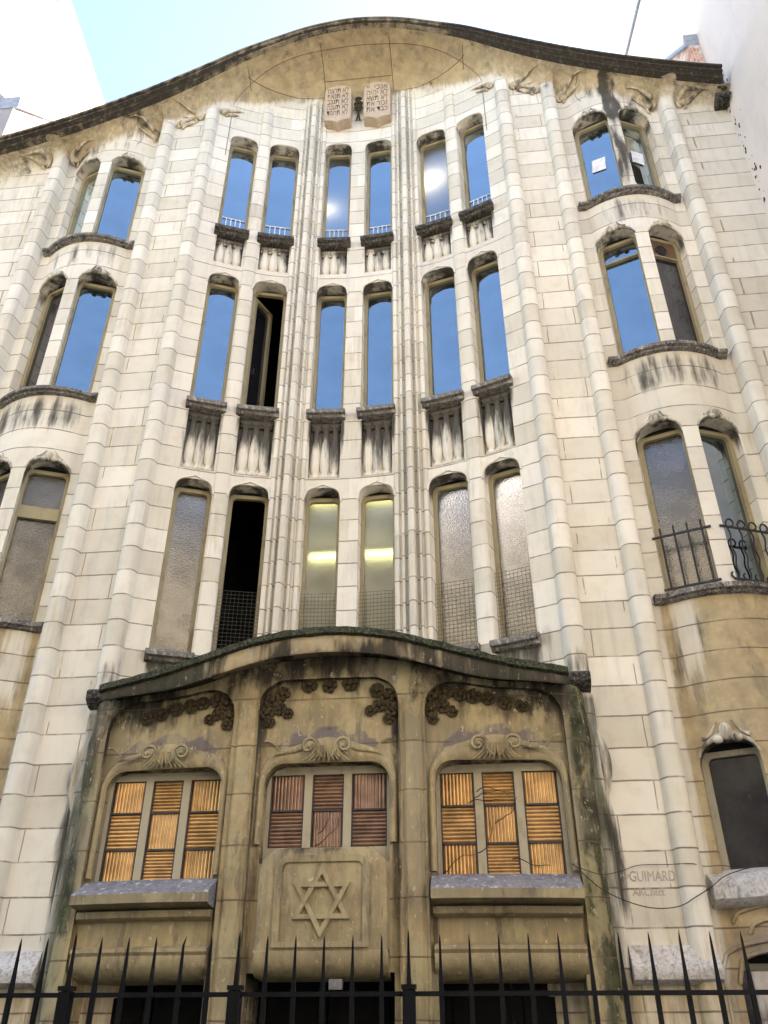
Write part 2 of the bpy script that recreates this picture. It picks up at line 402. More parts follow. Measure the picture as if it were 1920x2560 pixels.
# ------------------------------------------------------------------ openings
def archtop(x0, x1, zt, h, p=2.4):
    c, w = (x0+x1)/2, (x1-x0)/2
    return lambda x: zt-h*(1-max(0., 1-min(1., abs((x-c)/w))**p)**(1/p))
class Op: pass
OPS = []
def opening(x0, x1, z0, zt, h=.17, depth=.2, kind='win', p=2.4, **kw):
    o = Op(); o.x0, o.x1, o.z0, o.zt, o.depth, o.kind = x0, x1, z0, zt, depth, kind
    o.top = archtop(x0, x1, zt, h, p) if h else (lambda x: zt); o.h = h
    for k, v in kw.items(): setattr(o, k, v)
    OPS.append(o); return o
ROWS = [(4.95, 7.13), (8.28, 10.59), (11.50, 13.87)]
CX = [(.11, .535), (.945, 1.40), (1.58, 1.985)]
for r, (za, zt) in enumerate(ROWS):
    for i, (a, b) in enumerate(CX):
        for s in (-1, 1):
            x0, x1 = (a, b) if s > 0 else (-b, -a)
            t = zt-(.12 if (r == 2 and i > 0) else 0)
            opening(x0, x1, za, t, .15, .2, 'win', row=r, col=(i if s > 0 else -i-1))
            SILLS.append((x0-.02, x1+.02, za-.1, 1.0 if r == 1 else .62, 1.0 if r == 1 else .8))
            if r > 0: opening(x0+.02, x1-.02, ROWS[r-1][1]+(.14 if r == 1 else .22), za-.135, 0, .105, 'panel', row=r, col=(i if s > 0 else -i-1))
SROWS = [(2.72, 3.82), (5.30, 7.38), (8.45, 10.58), (11.30, 13.18)]
for r, (za, zt) in enumerate(SROWS):
    for j, (a, b) in enumerate(((3.285, 3.765), (3.935, 4.415))):
        for s in (-1, 1):
            x0, x1 = (a, b) if s > 0 else (-b, -a)
            opening(x0, x1, za, zt, .2, .2, 'win', row=10+r, col=(j if s > 0 else -j-1))
for s in (-1, 1):
    a, b = 3.27, 4.43
    x0, x1 = (a, b) if s > 0 else (-b, -a)
    opening(x0, x1, .75, 2.15, .17, .46, 'win', p=3.2, row=20, col=0)

syn = thing('synagogue', 'tall cream stone synagogue with undulating front, curved cornice and arched entrance porch', 'synagogue', (0, 0, 0))

def xgrid(x0, x1, step, extra):
    xs = set(round(v, 4) for v in lin(x0, x1, max(1, int(math.ceil((x1-x0)/step)))))
    ex = [round(e, 4) for e in extra if x0-1e-6 <= e <= x1+1e-6]
    xs = sorted([v for v in xs if all(abs(v-e) > step*.35 for e in ex)] + ex)
    out = []
    for v in xs:
        if not out or v-out[-1] > 1e-4: out.append(v)
    return out
def strips(mb, xs, zb, zt, ops, surf, levels, qf, m=0):
    for xl, xr in zip(xs, xs[1:]):
        xm = (xl+xr)/2
        cov = sorted([o for o in ops if o.x0 < xm < o.x1], key=lambda o: o.z0)
        lo = (lambda x: zb)
        bands = []
        for o in cov:
            bands.append((lo, (lambda x, z=o.z0: z))); lo = o.top
        bands.append((lo, zt))
        for f0, f1 in bands:
            al, ar, bl, br = f0(xl), f0(xr), f1(xl), f1(xr)
            if max(al, ar) >= min(bl, br)-1e-4: continue
            lv = [z for z in levels if max(al, ar)+.02 < z < min(bl, br)-.02]
            L = [mb.vert(surf(xl, z), qf(xl, z)) for z in [al]+lv+[bl]]
            R = [mb.vert(surf(xr, z), qf(xr, z)) for z in [ar]+lv+[br]]
            for k in range(len(L)-1): mb.face([L[k], R[k], R[k+1], L[k+1]], m)
def rim(o, n=12):
    """outline of an opening, counter-clockwise from its lower left corner"""
    pts = [(o.x0, o.z0)] + [(o.x1, o.z0)] + [(o.x1, z) for z in lin(o.z0, o.top(o.x1), 8)[1:]]
    pts += [(x, o.top(x)) for x in [o.x1-(o.x1-o.x0)*(.5-.5*math.cos(PI*k/n)) for k in range(1, n)]] + [(o.x0, z) for z in lin(o.top(o.x0), o.z0, 8)[:-1]]
    return pts
def reveal(mb, o, surf, qf, sl, m=0, back=False):
    n = Vector((-sl, 1, 0)).normalized()
    pts = rim(o); outer = [Vector(surf(x, z)) for x, z in pts]
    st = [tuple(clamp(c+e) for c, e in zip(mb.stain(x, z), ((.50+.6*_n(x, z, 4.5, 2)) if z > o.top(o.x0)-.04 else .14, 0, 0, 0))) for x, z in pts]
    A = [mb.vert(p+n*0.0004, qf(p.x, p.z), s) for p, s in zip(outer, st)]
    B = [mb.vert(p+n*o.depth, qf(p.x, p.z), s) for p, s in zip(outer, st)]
    for i in range(len(A)):
        j = (i+1) % len(A); mb.face([A[i], B[i], B[j], A[j]], m)
    if back: mb.face(B, m)
LEV = [round(.1*i, 3) for i in range(1, 141)]
def zone(name, x0, x1, step, zid, panel=None, extra=(), zb=0.0, mat=None):
    mb = MB(stain=stain)
    ops = [o for o in OPS if o.x0 >= x0-1e-3 and o.x1 <= x1+1e-3]
    ex = [x0, x1]+list(extra)
    for o in ops: ex += [o.x0, o.x1]+[o.x0+(o.x1-o.x0)*t for t in (.03, .09, .2, .35, .5, .65, .8, .91, .97)]
    xs = xgrid(x0, x1, step, ex)
    def qf(x, z):
        if z > zs(x)+.01: return (x, (math.floor(zs(x)/.29)+.5)*.29, -1.5-zid)
        if panel: return (x, z, clamp((x-x0)/(x1-x0), .001, .999))
        return (x, z, -1.5-zid)
    strips(mb, xs, zb, zp, ops, W, LEV, qf)
    N1, N2 = 8, 9
    cols = []
    for x in xs:
        zz = [zp(x)+(zs(x)-zp(x))*k/N1 for k in range(N1)] + [zs(x)+(zc(x)-zs(x))*math.sin(PI/2*k/N2) for k in range(N2+1)]
        cols.append([mb.vert(W(x, z), qf(x, z)) for z in zz])
    for a, b in zip(cols, cols[1:]):
        for k in range(len(a)-1): mb.face([a[k], b[k], b[k+1], a[k+1]])
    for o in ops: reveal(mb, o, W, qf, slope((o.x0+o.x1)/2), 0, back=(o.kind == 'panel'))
    return mb.build(name, mat or M_STONE, syn, 38)
pe = [e for p in PIL for e in (p[0], p[1])]
ribx = []
for x0, x1, h in RIB: ribx += [x0+(x1-x0)*t for t in (0, .06, .2, .5, .8, .94, 1)]
zone('centre_bay', -.535, .535, .06, 0)
for s in (-1, 1):
    def zz(n, a, b, st, zid, **k):
        k['extra'] = [s*e for e in k.get('extra', ())]
        zone(n, min(s*a, s*b), max(s*a, s*b), st, zid, **k)
    zz('ribbed_pier', .535, .945, .03, 1, extra=ribx)
    zz('curved_bay', .945, 2.20, .06, 2, extra=(1.405, 1.43, 1.55, 1.575))
    for a, b, h, t in PIL: zz('pilaster', a, b, .02, 3)
    zz('flat_panel', 2.425, 2.895, .08, 4, panel=True)
    zz('side_bay', 3.115, 4.575, .06, 5)
    zz('end_panel', 4.80, END, .1, 6, panel=True)

# body behind the front: roof, flanks, back, dark rooms
mb = MB(); xs = lin(-END, END, 48)
for a, b in zip(xs, xs[1:]): mb.poly([(a, -.2, top(a)-.05), (b, -.2, top(b)-.05), (b, 9, top(b)-.05), (a, 9, top(a)-.05)])
mb.build('roof', M_ZINC, syn)
mb = MB()
for s in (-1, 1): mb.poly([(s*END, .02, 0), (s*END, 9, 0), (s*END, 9, top(END)-.06), (s*END, .02, top(END)-.06)])
pts = [(-END, 9, 0), (END, 9, 0)] + [(x, 9, top(x)-.06) for x in reversed(xs)]
mb.poly(pts); mb.build('rear_wall', M_STUCG, syn)

# ------------------------------------------------------------------ cornice
def cprof(x):
    z = top(x)
    k = kc(x); P = [(-.445, .012), (-.485, -.002), (-.485, -.04), (-.43, -.046), (-.415, -.066), (-.45, -.074), (-.452, -.104), (-.39, -.112), (-.37, -.132), (-.385, -.138), (-.38, -.152), (-.315, -.16), (-.30, -.168)]
    return [(.30, z+.02)] + [(-.465+(dy+.465)*k, z+dz*k) for dy, dz in P] + [(-.05, z-.14*k), (.30, z-.08)]
def cstain_shade(x, z):
    k = .30+.30*sm(-.8, -3.2, x)+.72*sm(1.25, 2.0, x)
    t = (top(x)-z)/kc(x); k += .16*sm(.05, .12, t)+.22*_n(x, z, 1.4)
    k += .5*win(t, .042, .07, .006)+.5*win(t, .108, .135, .006)-.22*win(t, -.02, .045, .008)  # groove shade and light lip put into the colour to pick out mouldings
    return (clamp(k), .2+.2*_n(x, z, 2.), .35*win(x, -3, 1.6, .5)*win(t, .03, .10, .02), 0)
mb = MB(stain=cstain_shade); mb.sweep(cprof, lin(-END-.03, 5.39, 150)); M_CORN = stone('cornice_stone', base=(.27, .225, .165), joints=False, spots=.25)
mb.build('cornice', M_CORN, syn, 50)
mb = MB(weld=False); rb = random.Random(3)

mb.box(5.34, 5.515, -.16, .3, 13.04, 13.20)
for k in range(16): mb.ball((rb.uniform(5.34, 5.50), rb.uniform(-.24, -.08), rb.uniform(13.02, 13.25)), rb.uniform(.025, .06), 6, 4, (1.2, .9, .8))
mb.build('broken_corner', M_SILLDK, syn, 30)['kind'] = 'stuff'
# joint lines of the vault and the arch line round it
def on(x, z, d=.004):
    p = W(x, z); return (p[0], p[1]-d, p[2]-d*.4)
M_VJ = flat('joint_line', (.17, .125, .08), .95)  # own dark brown of the joint lines
def vline(ts, f, w=.005):
    mb = MB(stain=stain); mb.tube([on(*f(t)) for t in ts], w, 4); mb.build('vault_joint', M_VJ, syn)
def vz(x, t): return zs(x)+(zc(x)-zs(x))*t
for s in (-1, 1):
    vline(lin(1.78, .60, 24), lambda x: (s*x, min(15.13-.15*(x-.6)/1.18, zc(x)-.03)))
    for x0, z0 in ((1.76, 14.88), (.585, 15.13)): vline(lin(z0, zc(x0)-.005, 12), lambda z, x0=x0: (s*(x0-.03*(z-z0)), z))
    vline(lin(13.2, 14.35, 10), lambda z: (s*2.03, z))
    for x0 in (3.45,): vline(lin(zs(x0)-.12, zc(x0)-.02, 8), lambda z, x0=x0: (s*(x0+.04*math.sin(z*9)), z), .004)
vline(lin(-.585, .585, 14), lambda x: (x, vz(x, .62)))
vline([2.03*math.sin(PI/2*t) for t in lin(-1, 1, 70)], lambda x: (x, max(14.35, vz(x, .955*max(0, 1-abs(x/2.031)**7)**.5))))
# scrolled leaves beside the heads of the pilasters
def scroll(mb, x, z, s, sz):
    def P(u, v, d):
        px = clamp(x+s*sz*u, -END+.01, END-.01); pz = min(z+sz*v, zc(px)-.012); return (px, W(px, pz)[1]-d, pz)
    up = [P(u, v, .02) for u, v in ((2.0, .95), (1.6, .90), (1.2, .78), (.85, .62), (.55, .50), (.30, .36), (.16, .14), (.20, -.12), (.36, -.26))]
    mb.tube(up, [.003, .012, .022, .032, .042, .046, .044, .036, .012], 7, .8)
    mb.ball(P(.46, .04, .035), sz*.24, 9, 6, (1, .8, 1.1))
    mb.tube([P(u, v, .014) for u, v in ((.55, -.05), (.8, .02), (1.15, .10), (1.6, .30))], [.02, .034, .022, .003], 6)
    mb.tube([P(u, v, .016) for u, v in ((.52, .15), (.62, -.1), (.56, -.3), (.42, -.45))], [.02, .03, .022, .004], 6)
def sstain(x, z): return (.34+.4*_n(x, z, 5), .6, 0, 0)
for s in (-1, 1):
    for (x0, x1, h, zt), sz in zip(PIL, (.23, .22, .23)):
        for sd in (-1, 1):
            xc = (x1 if sd > 0 else x0); 
            mb = MB(stain=sstain); scroll(mb, s*(xc+sd*.01), zt-.16 + (.02 if sd < 0 else -.10), s*sd, sz*(.75 if (x0 < 2.5 and sd < 0) else 1)); mb.build('scrolled_leaf', M_PLAIN, syn, 60)

# ------------------------------------------------------------------ windows
def rrect(w, z0, z1, r, n=5):
    pts = [(-w, z0), (w, z0), (w, z1-r)]
    pts += [(w-r+r*math.sin(a), z1-r+r*math.cos(a)) for a in [PI/2*(1-k/n) for k in range(1, n)]] + [(w-r, z1)]
    pts += [(-w+r, z1)] + [(-w+r-r*math.sin(a), z1-r+r*math.cos(a)) for a in [PI/2*k/n for k in range(1, n)]] + [(-w, z1-r)]
    return pts
def make_frame(w, z0, z1, m, mb_, mt, r=.05):
    """ring w/2 wide each way; m side member, mb_ bottom rail, mt top rail"""
    mb = MB(weld=False)
    inn = rrect(w/2-m, z0+mb_, z1-mt, r); out = []
    for (x, z) in inn:
        out.append((math.copysign(w/2, x), z0 if z <= z0+mb_+1e-5 else (z1 if z > z1-mt-r+1e-5 else z)))
    bev = [(x*(1-.012/abs(x)) if abs(x) > .02 else x, z) for x, z in inn]
    n = len(inn)
    rings = [[mb.vert((x, y, z)) for x, z in P] for P, y in ((out, .055), (out, 0.), (inn, .0), (inn, .05))]
    for a, b in zip(rings, rings[1:]):
        for k in range(n): mb.face([a[k], a[(k+1) % n], b[(k+1) % n], b[k]])
    return mb
def make_pane(w, z0, z1, y=.042, n=2):
    mb = MB(); mb.poly([(-w/2, y, z0), (w/2, y, z0), (w/2, y, z1), (-w/2, y, z1)]); return mb
def add_window(o, glassm, frame=M_FRAME, name='window', drop=.05, open_=False, transom=None):
    xc = (o.x0+o.x1)/2; sl = slope(xc); n = Vector((-sl, 1, 0)).normalized(); th = math.atan(sl)
    w = (o.x1-o.x0)/math.cos(th)+.03
    p = Vector(W(xc, o.z0+.3)); p.z = 0
    p = p + n*(o.depth-.045)
    z0, z1 = o.z0-.01, o.zt-drop
    f = make_frame(w, z0, z1, .058, .055, .05).build(name, frame, syn, 30, p, th)
    # filler above the frame, hidden in the arch
    if not open_:
        pn = make_pane(w-.09, z0+.03, z1-.03).build('pane', glassm, f)
        if transom:
            zt, hh = transom; mb = MB(); mb.box(-w/2+.05, w/2-.05, -.006, .04, zt-hh/2, zt+hh/2); mb.build('transom', frame, f)
    mb = MB(); mb.box(-w/2+.03, w/2-.03, -.03, .03, z0+.006, z0+.034); mb.build('drip_rail', M_LEAD, f)
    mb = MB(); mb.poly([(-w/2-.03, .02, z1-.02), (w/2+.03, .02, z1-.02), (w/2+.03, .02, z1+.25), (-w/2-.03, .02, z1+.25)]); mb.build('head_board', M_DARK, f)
    return f, p, th, w, z0, z1
def arch_hood(o, r=.013, ogee=.03, mat=M_PLAIN):
    xc, hw = (o.x0+o.x1)/2, (o.x1-o.x0)/2
    mb = MB(stain=stain); pts = []
    for k in range(27):
        u = -1+2*k/26; x = xc+u*(hw+.012); xx = clamp(x, o.x0, o.x1)
        z = o.top(xx)+.014+ogee*max(0, 1-abs(u)*2.2)**1.6
        if abs(u) > .99: z -= .06
        pts.append(on(x, z, .006))
    mb.tube(pts, r, 6); mb.build('arch_moulding', mat, syn, 60)
def keystone(o, big=1.0):
    xc = (o.x0+o.x1)/2; z = o.zt; mb = MB(stain=lambda x, z: (.42, .4, 0, .2)); hw = (o.x1-o.x0)/2
    for s in (-1, 1):
        pts = []; rr = []
        for k in range(16):
            t = k/15; x = xc+s*hw*(.98-.93*t); zz = o.top(clamp(x, o.x0, o.x1))+.012+.045*big*max(0, (t-.35)/.65)**2*math.sin(t*PI*.8+.4)
            pts.append(on(x, zz, .012)); rr.append(.013+.014*t*big)
        mb.tube(pts, rr, 6)
        c = on(xc+s*.062*big, z+.0, .03); mb.ball(c, .036*big, 8, 5, (1.2, .9, .8))
        q = [on(xc+s*(.05+.10*t)*big, z+.02+.11*big*(1-t)**2, .014) for t in lin(0, 1, 8)]; mb.tube(q, lin(.008, .02, 8), 5)
    c = on(xc, z+.05*big, .022); mb.ball(c, .05*big, 8, 6, (.95, .8, 1.35))
    mb.build('carved_keystone', M_PLAIN, syn, 60)

def ctr(o): return (o.x0+o.x1)/2
WIN = {}
for o in OPS:
    if o.kind != 'win': continue
    r, c = o.row, o.col; g, fr, kw = M_GLASS, M_FRAME, {}
    if r == 0: g = M_PEBSEE if c in (0, -1) else M_PEB; fr = M_FRAME
    if r == 0 and c == -2: kw['open_'] = True
    if r == 1 and c == -2: kw['open_'] = True
    if r == 2: g = M_GLASS
    if r == 2 and c == 1: g = M_PEBGLOW
    if r == 2 and c == -1: g = M_GLASSEE
    if r == 11: g = M_PEBD if c < 0 else (M_PEB if c == 0 else M_GLASS)
    if r == 11 and c == -1: kw['transom'] = (6.72, .16)
    if r == 12 and c == 0: kw['transom'] = (10.18, .018)
    if r == 12 and c == -2: g = M_GLASSD
    if r == 12 and c == 1: g = M_GLASSD; kw['transom'] = (10.16, .02)
    if r in (10, 20): g = M_GLASSD; fr = M_FRAMEG
    if r >= 10: kw['drop'] = .07
    WIN[(r, c, ctr(o) > 0)] = (o, *add_window(o, g, fr, **kw))
    if r == 0 or r == 1: arch_hood(o, .012, .035)
    elif r == 20:
        arch_hood(o, .02, 0)
        for dx, dz, hh in ((.12, .085, .2), (-.12, .24, .12), (-.02, .33, .12)):
            hw = (o.x1-o.x0)/2+dx; xc = ctr(o); mb = MB(stain=stain)
            q = [(xc+u*hw, o.zt+dz-hh*(1-(1-abs(u)**2.6)**(1/2.6))) for u in lin(-1, 1, 28)]
            if dx > 0: q = [(q[0][0], z) for z in lin(1.2, q[0][1], 6)[:-1]] + q + [(q[-1][0], z) for z in lin(q[-1][1], 1.2, 6)[1:]]
            mb.tube([on(x, z, .004) for x, z in q], .018, 6); mb.build('arch_moulding', M_PLAIN, syn, 60)
    elif r == 2: arch_hood(o, .009, .006)
    elif r in (10, 11, 12, 13): keystone(o, 1.25 if r == 10 else (.95 if r < 13 else .85))

# sills and baluster panels of the centre windows
def local_sill(o, w2, dz, prof, mat, name='sill', over=.03):
    xc = ctr(o); sl = slope(xc); th = math.atan(sl); w = (o.x1-o.x0)/math.cos(th)/2+over
    mb = MB(weld=False); mb.sweep(prof, lin(-w, w, 8), lambda x: .012*(x/w)**2*0)
    p = Vector(W(xc, o.z0-.05)); p.z = o.z0+dz
    return mb.build(name, mat, syn, 40, p, th)
BAL = [(.052, 0), (.060, .02), (.058, .05), (.040, .075), (.036, .09), (.058, .16), (.068, .28), (.066, .40), (.054, .62), (.041, .82), (.036, .90), (.048, .92), (.05, .94), (.07, .955), (.074, .98), (.07, 1.)]
for o in OPS:
    if o.kind == 'win' and o.row in (0, 1, 2) and abs(ctr(o)) < 2.2:
        prof = [(.20, .015), (-.07, -.01), (-.115, -.025), (-.12, -.05), (-.115, -.085), (-.075, -.095), (-.06, -.125), (-.01, -.135), (.02, -.14), (.20, -.14)]
        local_sill(o, 0, 0.0, prof, M_SILL if o.row != 2 else M_SILLDK)
    if o.kind == 'panel':
        xc = ctr(o); sl = slope(xc); th = math.atan(sl); n = Vector((-sl, 1, 0)).normalized()
        p = Vector(W(xc, o.z0)); p = p+n*.08; H = o.zt-o.z0; w = (o.x1-o.x0)/math.cos(th)
        sv = 1.3 if o.row == 1 else .75
        def pst(x, z, H=H, sv=sv, r=o.row): return (clamp(sv*(.10+1.05*max(0., z/H)**1.7)+.25*_n(x*3+xc, z, 1.5, 2)), .2, 0, 0)
        mb = MB(stain=pst, weld=False); mb.sweep([(.018, -.01), (-.005, -.01), (-.005, .032), (.012, .036), (.012, H-.055), (-.035, H-.05), (-.035, H-.004), (.018, H-.004)], lin(-w/2+.004, w/2-.004, 6))
        pan = mb.build('baluster_panel', M_PLAIN, syn, 30, p, th)
        for k in (-1, 0, 1):
            mb = MB(stain=lambda x, z: pst(x+k*.2, z)); px = k*w*.31; sc = w/.44
            mb.lathe((px, -.002, .035), [(rr*sc*1.04, zz*(H-.085)) for rr, zz in BAL], 12, (1, .85))
            for s in (-1, 1):
                mb.ball((px+s*.045*sc, -.02, .055), .024*sc, 6, 4); mb.ball((px+s*.058*sc, -.015, H-.10), .022*sc, 6, 4)
            mb.build('baluster', M_PLAIN, pan, 50)
# curved sills of the side bays
for s in (-1, 1):
    for r, (za, zt) in enumerate(SROWS):
        prof = [(.16, .0), (-.05, -.01), (-.095, -.018), (-.105, -.03), (-.102, -.07), (-.06, -.08), (-.05, -.095), (-.015, -.105), (.16, -.11)]
        if r == 0: prof = [(.16, .05), (-.02, .0), (-.10, -.05), (-.15, -.07), (-.16, -.10), (-.15, -.2), (-.10, -.24), (-.03, -.26), (.16, -.26)]
        mb = MB(weld=False); xa, xb = sorted((s*3.16, s*4.53)); mb.sweep([(dy, za+dz) for dy, dz in prof], lin(xa, xb, 30), baseD)
        mb.build('bay_sill', {0: M_WHITEL, 1: M_SILL, 2: M_SILL, 3: M_SILL}[r], syn, 40)

# open casement and near-black boxes standing in for unlit rooms behind the open windows
for key, lab in (((0, -2, False), 0), ((1, -2, False), 1)):
    o, f, p, th, w, z0, z1 = WIN[key]
    mb = MB(); 
    X0, X1, Y1 = -.5, .45, 1.6
    mb.poly([(X0, Y1, z0-.1), (X1, Y1, z0-.1), (X1, Y1, z1+.3), (X0, Y1, z1+.3)]); mb.poly([(X0, .07, z0-.1), (X0, Y1, z0-.1), (X0, Y1, z1+.3), (X0, .07, z1+.3)])
    mb.poly([(X1, .07, z0-.1), (X1, Y1, z0-.1), (X1, Y1, z1+.3), (X1, .07, z1+.3)]); mb.poly([(X0, .07, z1+.3), (X1, .07, z1+.3), (X1, Y1, z1+.3), (X0, Y1, z1+.3)]); mb.poly([(X0, .07, z0-.1), (X1, .07, z0-.1), (X1, Y1, z0-.1), (X0, Y1, z0-.1)])
    mb.build('black_room_box', M_DARK, f)  # darkness of the unlit room is put into the wall colour
    if lab:
        an = rad(52); fr = make_frame(w-.1, z0+.05, z1-.05, .045, .05, .045)
        fr.v = [(x+(w-.1)/2, y, z) for x, y, z in fr.v]
        cas = fr.build('open_casement', M_FRAME, f, 30, (-(w-.1)/2+.0, .06, 0), an)
        mb = make_pane(w-.17, z0+.09, z1-.09); mb.v = [(x+(w-.1)/2, y, z) for x, y, z in mb.v]; mb.build('pane', M_GLASSD, cas)
        mb = MB(); mb.bar((w/2-.1, .03, z0+.9), (w/2-.1, .03, z0+1.0), .015); mb.build('handle', M_LEAD, cas)

# white guard bars just inside the top-row panes, wire mesh on the lower row, railings on the right bay
M_WBAR = flat('white_bar', (.75, .78, .82), .5)
for (r, c, pos), (o, f, p, th, w, z0, z1) in list(WIN.items()):
    if r == 2:
        mb = MB(); hh = .50; y = .030
        mb.box(-w/2+.06, w/2-.06, y-.004, y+.004, z0+hh, z0+hh+.014)
        for k in range(1, 5): mb.box(-w/2+.06+k*(w-.12)/5-.006, -w/2+.06+k*(w-.12)/5+.006, y-.004, y+.004, z0+.05, z0+hh)
        mb.build('guard_bar', M_WBAR, f)
    if r == 0 and not (c == -3):
        mb = MB(weld=False); ht = .78; nx, nz = 10, 17
        for k in range(nx+1):
            x = -w/2+.02+(w-.04)*k/nx; mb.bar((x, -.05, z0+.05), (x+.004*math.sin(k), -.05, z0+.05+ht), .003)
        for k in range(nz+1):
            z = z0+.05+ht*k/nz; mb.bar((-w/2+.02, -.052, z), (w/2-.02, -.052, z+.004*math.sin(k*1.7)), .003)
        mb.build('wire_mesh_guard', M_WIRE, f)
for c in (0, 1):
    o, f, p, th, w, z0, z1 = WIN[(11, c, True)]
    mb = MB(weld=False); y = -.13; zt = z0+.66; h2 = w/2
    mb.bar((-h2-.02, y, zt), (h2+.02, y, zt), .022, .014); mb.bar((-h2-.0, y, z0+.06), (h2+.0, y, z0+.06), .022, .014)
    for k in range(4):
        x = -h2+.07+k*(w-.14)/3
        if c == 0:
            mb.tube([(x, y, z) for z in lin(z0+.05, zt+.10, 12)], .010, 6)
        else:
            pts = [(x-.05+.05*math.cos(a)*.9, y, z0+.10+.035*math.sin(a)) for a in lin(-.2, -4.2, 7)][::-1] + [(x+.012*math.sin(z*26), y, z) for z in lin(z0+.14, zt+.05, 22)] + [(x+.04-.04*math.cos(a), y, zt+.055+.042*math.sin(a)) for a in lin(.3, 4.6, 9)]
            mb.tube(pts, .009, 6)
    mb.build('window_railing', M_RAIL, f)
# vent in the right bay window
o, f, p, th, w, z0, z1 = WIN[(12, 1, True)]
mb = MB(); mb.lathe((0, 0, 0), [(.0, -.01), (.075, -.01), (.085, .0), (.085, .02), (.07, .022), (.068, .008), (0, .008)], 18)
mb.v = [(x, .02-z, y+10.30) for x, y, z in mb.v]; 
for k in range(4): mb.bar((-.055, .005, 10.26+k*.028), (.055, .005, 10.255+k*.028), .012, .01)
mb.build('round_vent', M_LEAD, f)
mb = MB(); mb.box(-w/2+.06, w/2-.06, .022, .036, 10.17, z1-.04); mb.build('vent_board', paint('brown_board', (.14, .08, .05), (.09, .06, .05), .7), f)

# ------------------------------------------------------------------ porch
def Dp(x): return -.20-.17*(1-(x/2.35)**2)
def can_top(x):
    a = abs(x); P = [(0, 4.755), (.36, 4.735), (.67, 4.685), (.96, 4.61), (1.24, 4.535), (1.5, 4.475), (1.77, 4.43), (2.04, 4.395), (2.4, 4.35)]
    for (xa, za), (xb, zb) in zip(P, P[1:]):
        if a <= xb:
            i = P.index((xa, za)); t = (a-xa)/(xb-xa); p0 = P[i-1] if i else (-xb, zb); p3 = P[min(i+2, len(P)-1)]
            m0 = (zb-p0[1])/(xb-p0[0])*(xb-xa); m1 = (p3[1]-za)/(p3[0]-xa)*(xb-xa)
            return (2*t**3-3*t*t+1)*za+(t**3-2*t*t+t)*m0+(-2*t**3+3*t*t)*zb+(t**3-t*t)*m1
    return 4.35
def can_low(x): return can_top(x)-.225+.08*sm(1.2, 2.2, abs(x))
def psoff(x): return can_low(x)+.06
def pstain(x, z):
    a = abs(x); d = o = g = m = 0.
    o = .50*(.9+_n(x, z, 1.3)) * (1-sm(1.65, 2.0, x)*(.9 if z > 2.2 else .3)) * (1-.9*win(x, -2.25, -1.93, .05)*sm(2.0, 3.6, z))
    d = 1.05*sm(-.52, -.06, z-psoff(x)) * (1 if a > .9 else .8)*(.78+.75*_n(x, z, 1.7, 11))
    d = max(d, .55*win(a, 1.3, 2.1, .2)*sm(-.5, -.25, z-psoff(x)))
    d = max(d, .28*(.5+_n(x, z, 2.7, 5)))
    edge = win(a, 2.15, 2.6, .07)
    g = edge*((1.15 if x > 0 else .80)+.5*_n(x, z, 1.8, 4))
    if a > 2.1: d = max(d, .95*edge*sm(3.3, 4.1, z), .45*win(a, 2.2, 2.3, .05)*(.6+_n(x, z, 1.5)))
    d = max(d, .5*win(a, .56, .66, .02)*(z < 4.2), .5*win(a, .86, .95, .02)*(z < 3.4))
    for c, hw in ((0.0, .58), (1.48, .58), (-1.48, .58)):
        u = (x-c)/hw
        if abs(u) < 1:
            zb = 3.70+.15*(1-abs(u)**1.5)+(-.12 if abs(u) > .8 else 0)
            m = max(m, .95*win(z, zb-.02, zb+.05+.05*math.sin(abs(u)*7+1)**2, .02)*(1-sm(.9, 1, abs(u))))
    d = max(d, .42*win(z, 3.92, 3.96, .012)*(.55+_n(x, z, 3.3, 1)))
    if z < 2.2: d = max(d, .22)
    return (clamp(d), clamp(o), clamp(g), clamp(m))
class Bay: pass
BAYS = []
for c, x0, x1 in ((0, -.635, .635), (1, .87, 2.10), (-1, -2.10, -.87)):
    b = Bay(); b.c, b.x0, b.x1 = c, x0, x1; BAYS.append(b)
def rtop(x0, x1, zt, r):
    def f(x):
        d = min(x-x0, x1-x); z = zt(x) if callable(zt) else zt
        return z-r+math.sqrt(max(0., r*r-(r-d)**2)) if d < r else z
    return f
front_ops = []
for b in BAYS:
    o = Op(); o.x0, o.x1, o.z0 = b.x0, b.x1, 0.02; o.depth = .065
    o.top = rtop(b.x0, b.x1, (lambda x: 4.38) if b.c == 0 else (lambda x: min(4.32, psoff(x)-.06)), .24); o.zt = 4.38; front_ops.append(o)
mb = MB(stain=pstain); ex = []
for o in front_ops: ex += [o.x0, o.x1]+[o.x0+(o.x1-o.x0)*t for t in (.01, .03, .06, .1, .15, .2, .8, .85, .9, .94, .97, .99)]
def pq(x, z): return (x, z, -1.5)
def PF(x, z):
    a = abs(x); d = Dp(x)
    e = clamp((a-2.16)/.19); d += .20*e**2.5                       # rounded outer edge
    d -= .05*win(z, 3.55, 4.0, .12)*win(a, 2.12, 2.36, .05)         # swelling console
    for s0, s1 in ((.635, .70), (.81, .87)):                        # mouldings at the pier edges
        if s0 < a < s1 and z < 4.2: d += .028*math.sin(PI*(a-s0)/(s1-s0))
    d -= .05*win(z, 4.2, 4.5, .12)*win(a, .60, .92, .08)
    return (x, d, z)
strips(mb, xgrid(-2.36, 2.36, .05, [-2.36, 2.36, -.7, -.81, .7, .81, -.755, .755, .667, -.667, .84, -.84]+ex), 0.0, psoff, front_ops, PF, LEV, pq)
for o in front_ops: reveal(mb, o, PF, pq, 0.0)
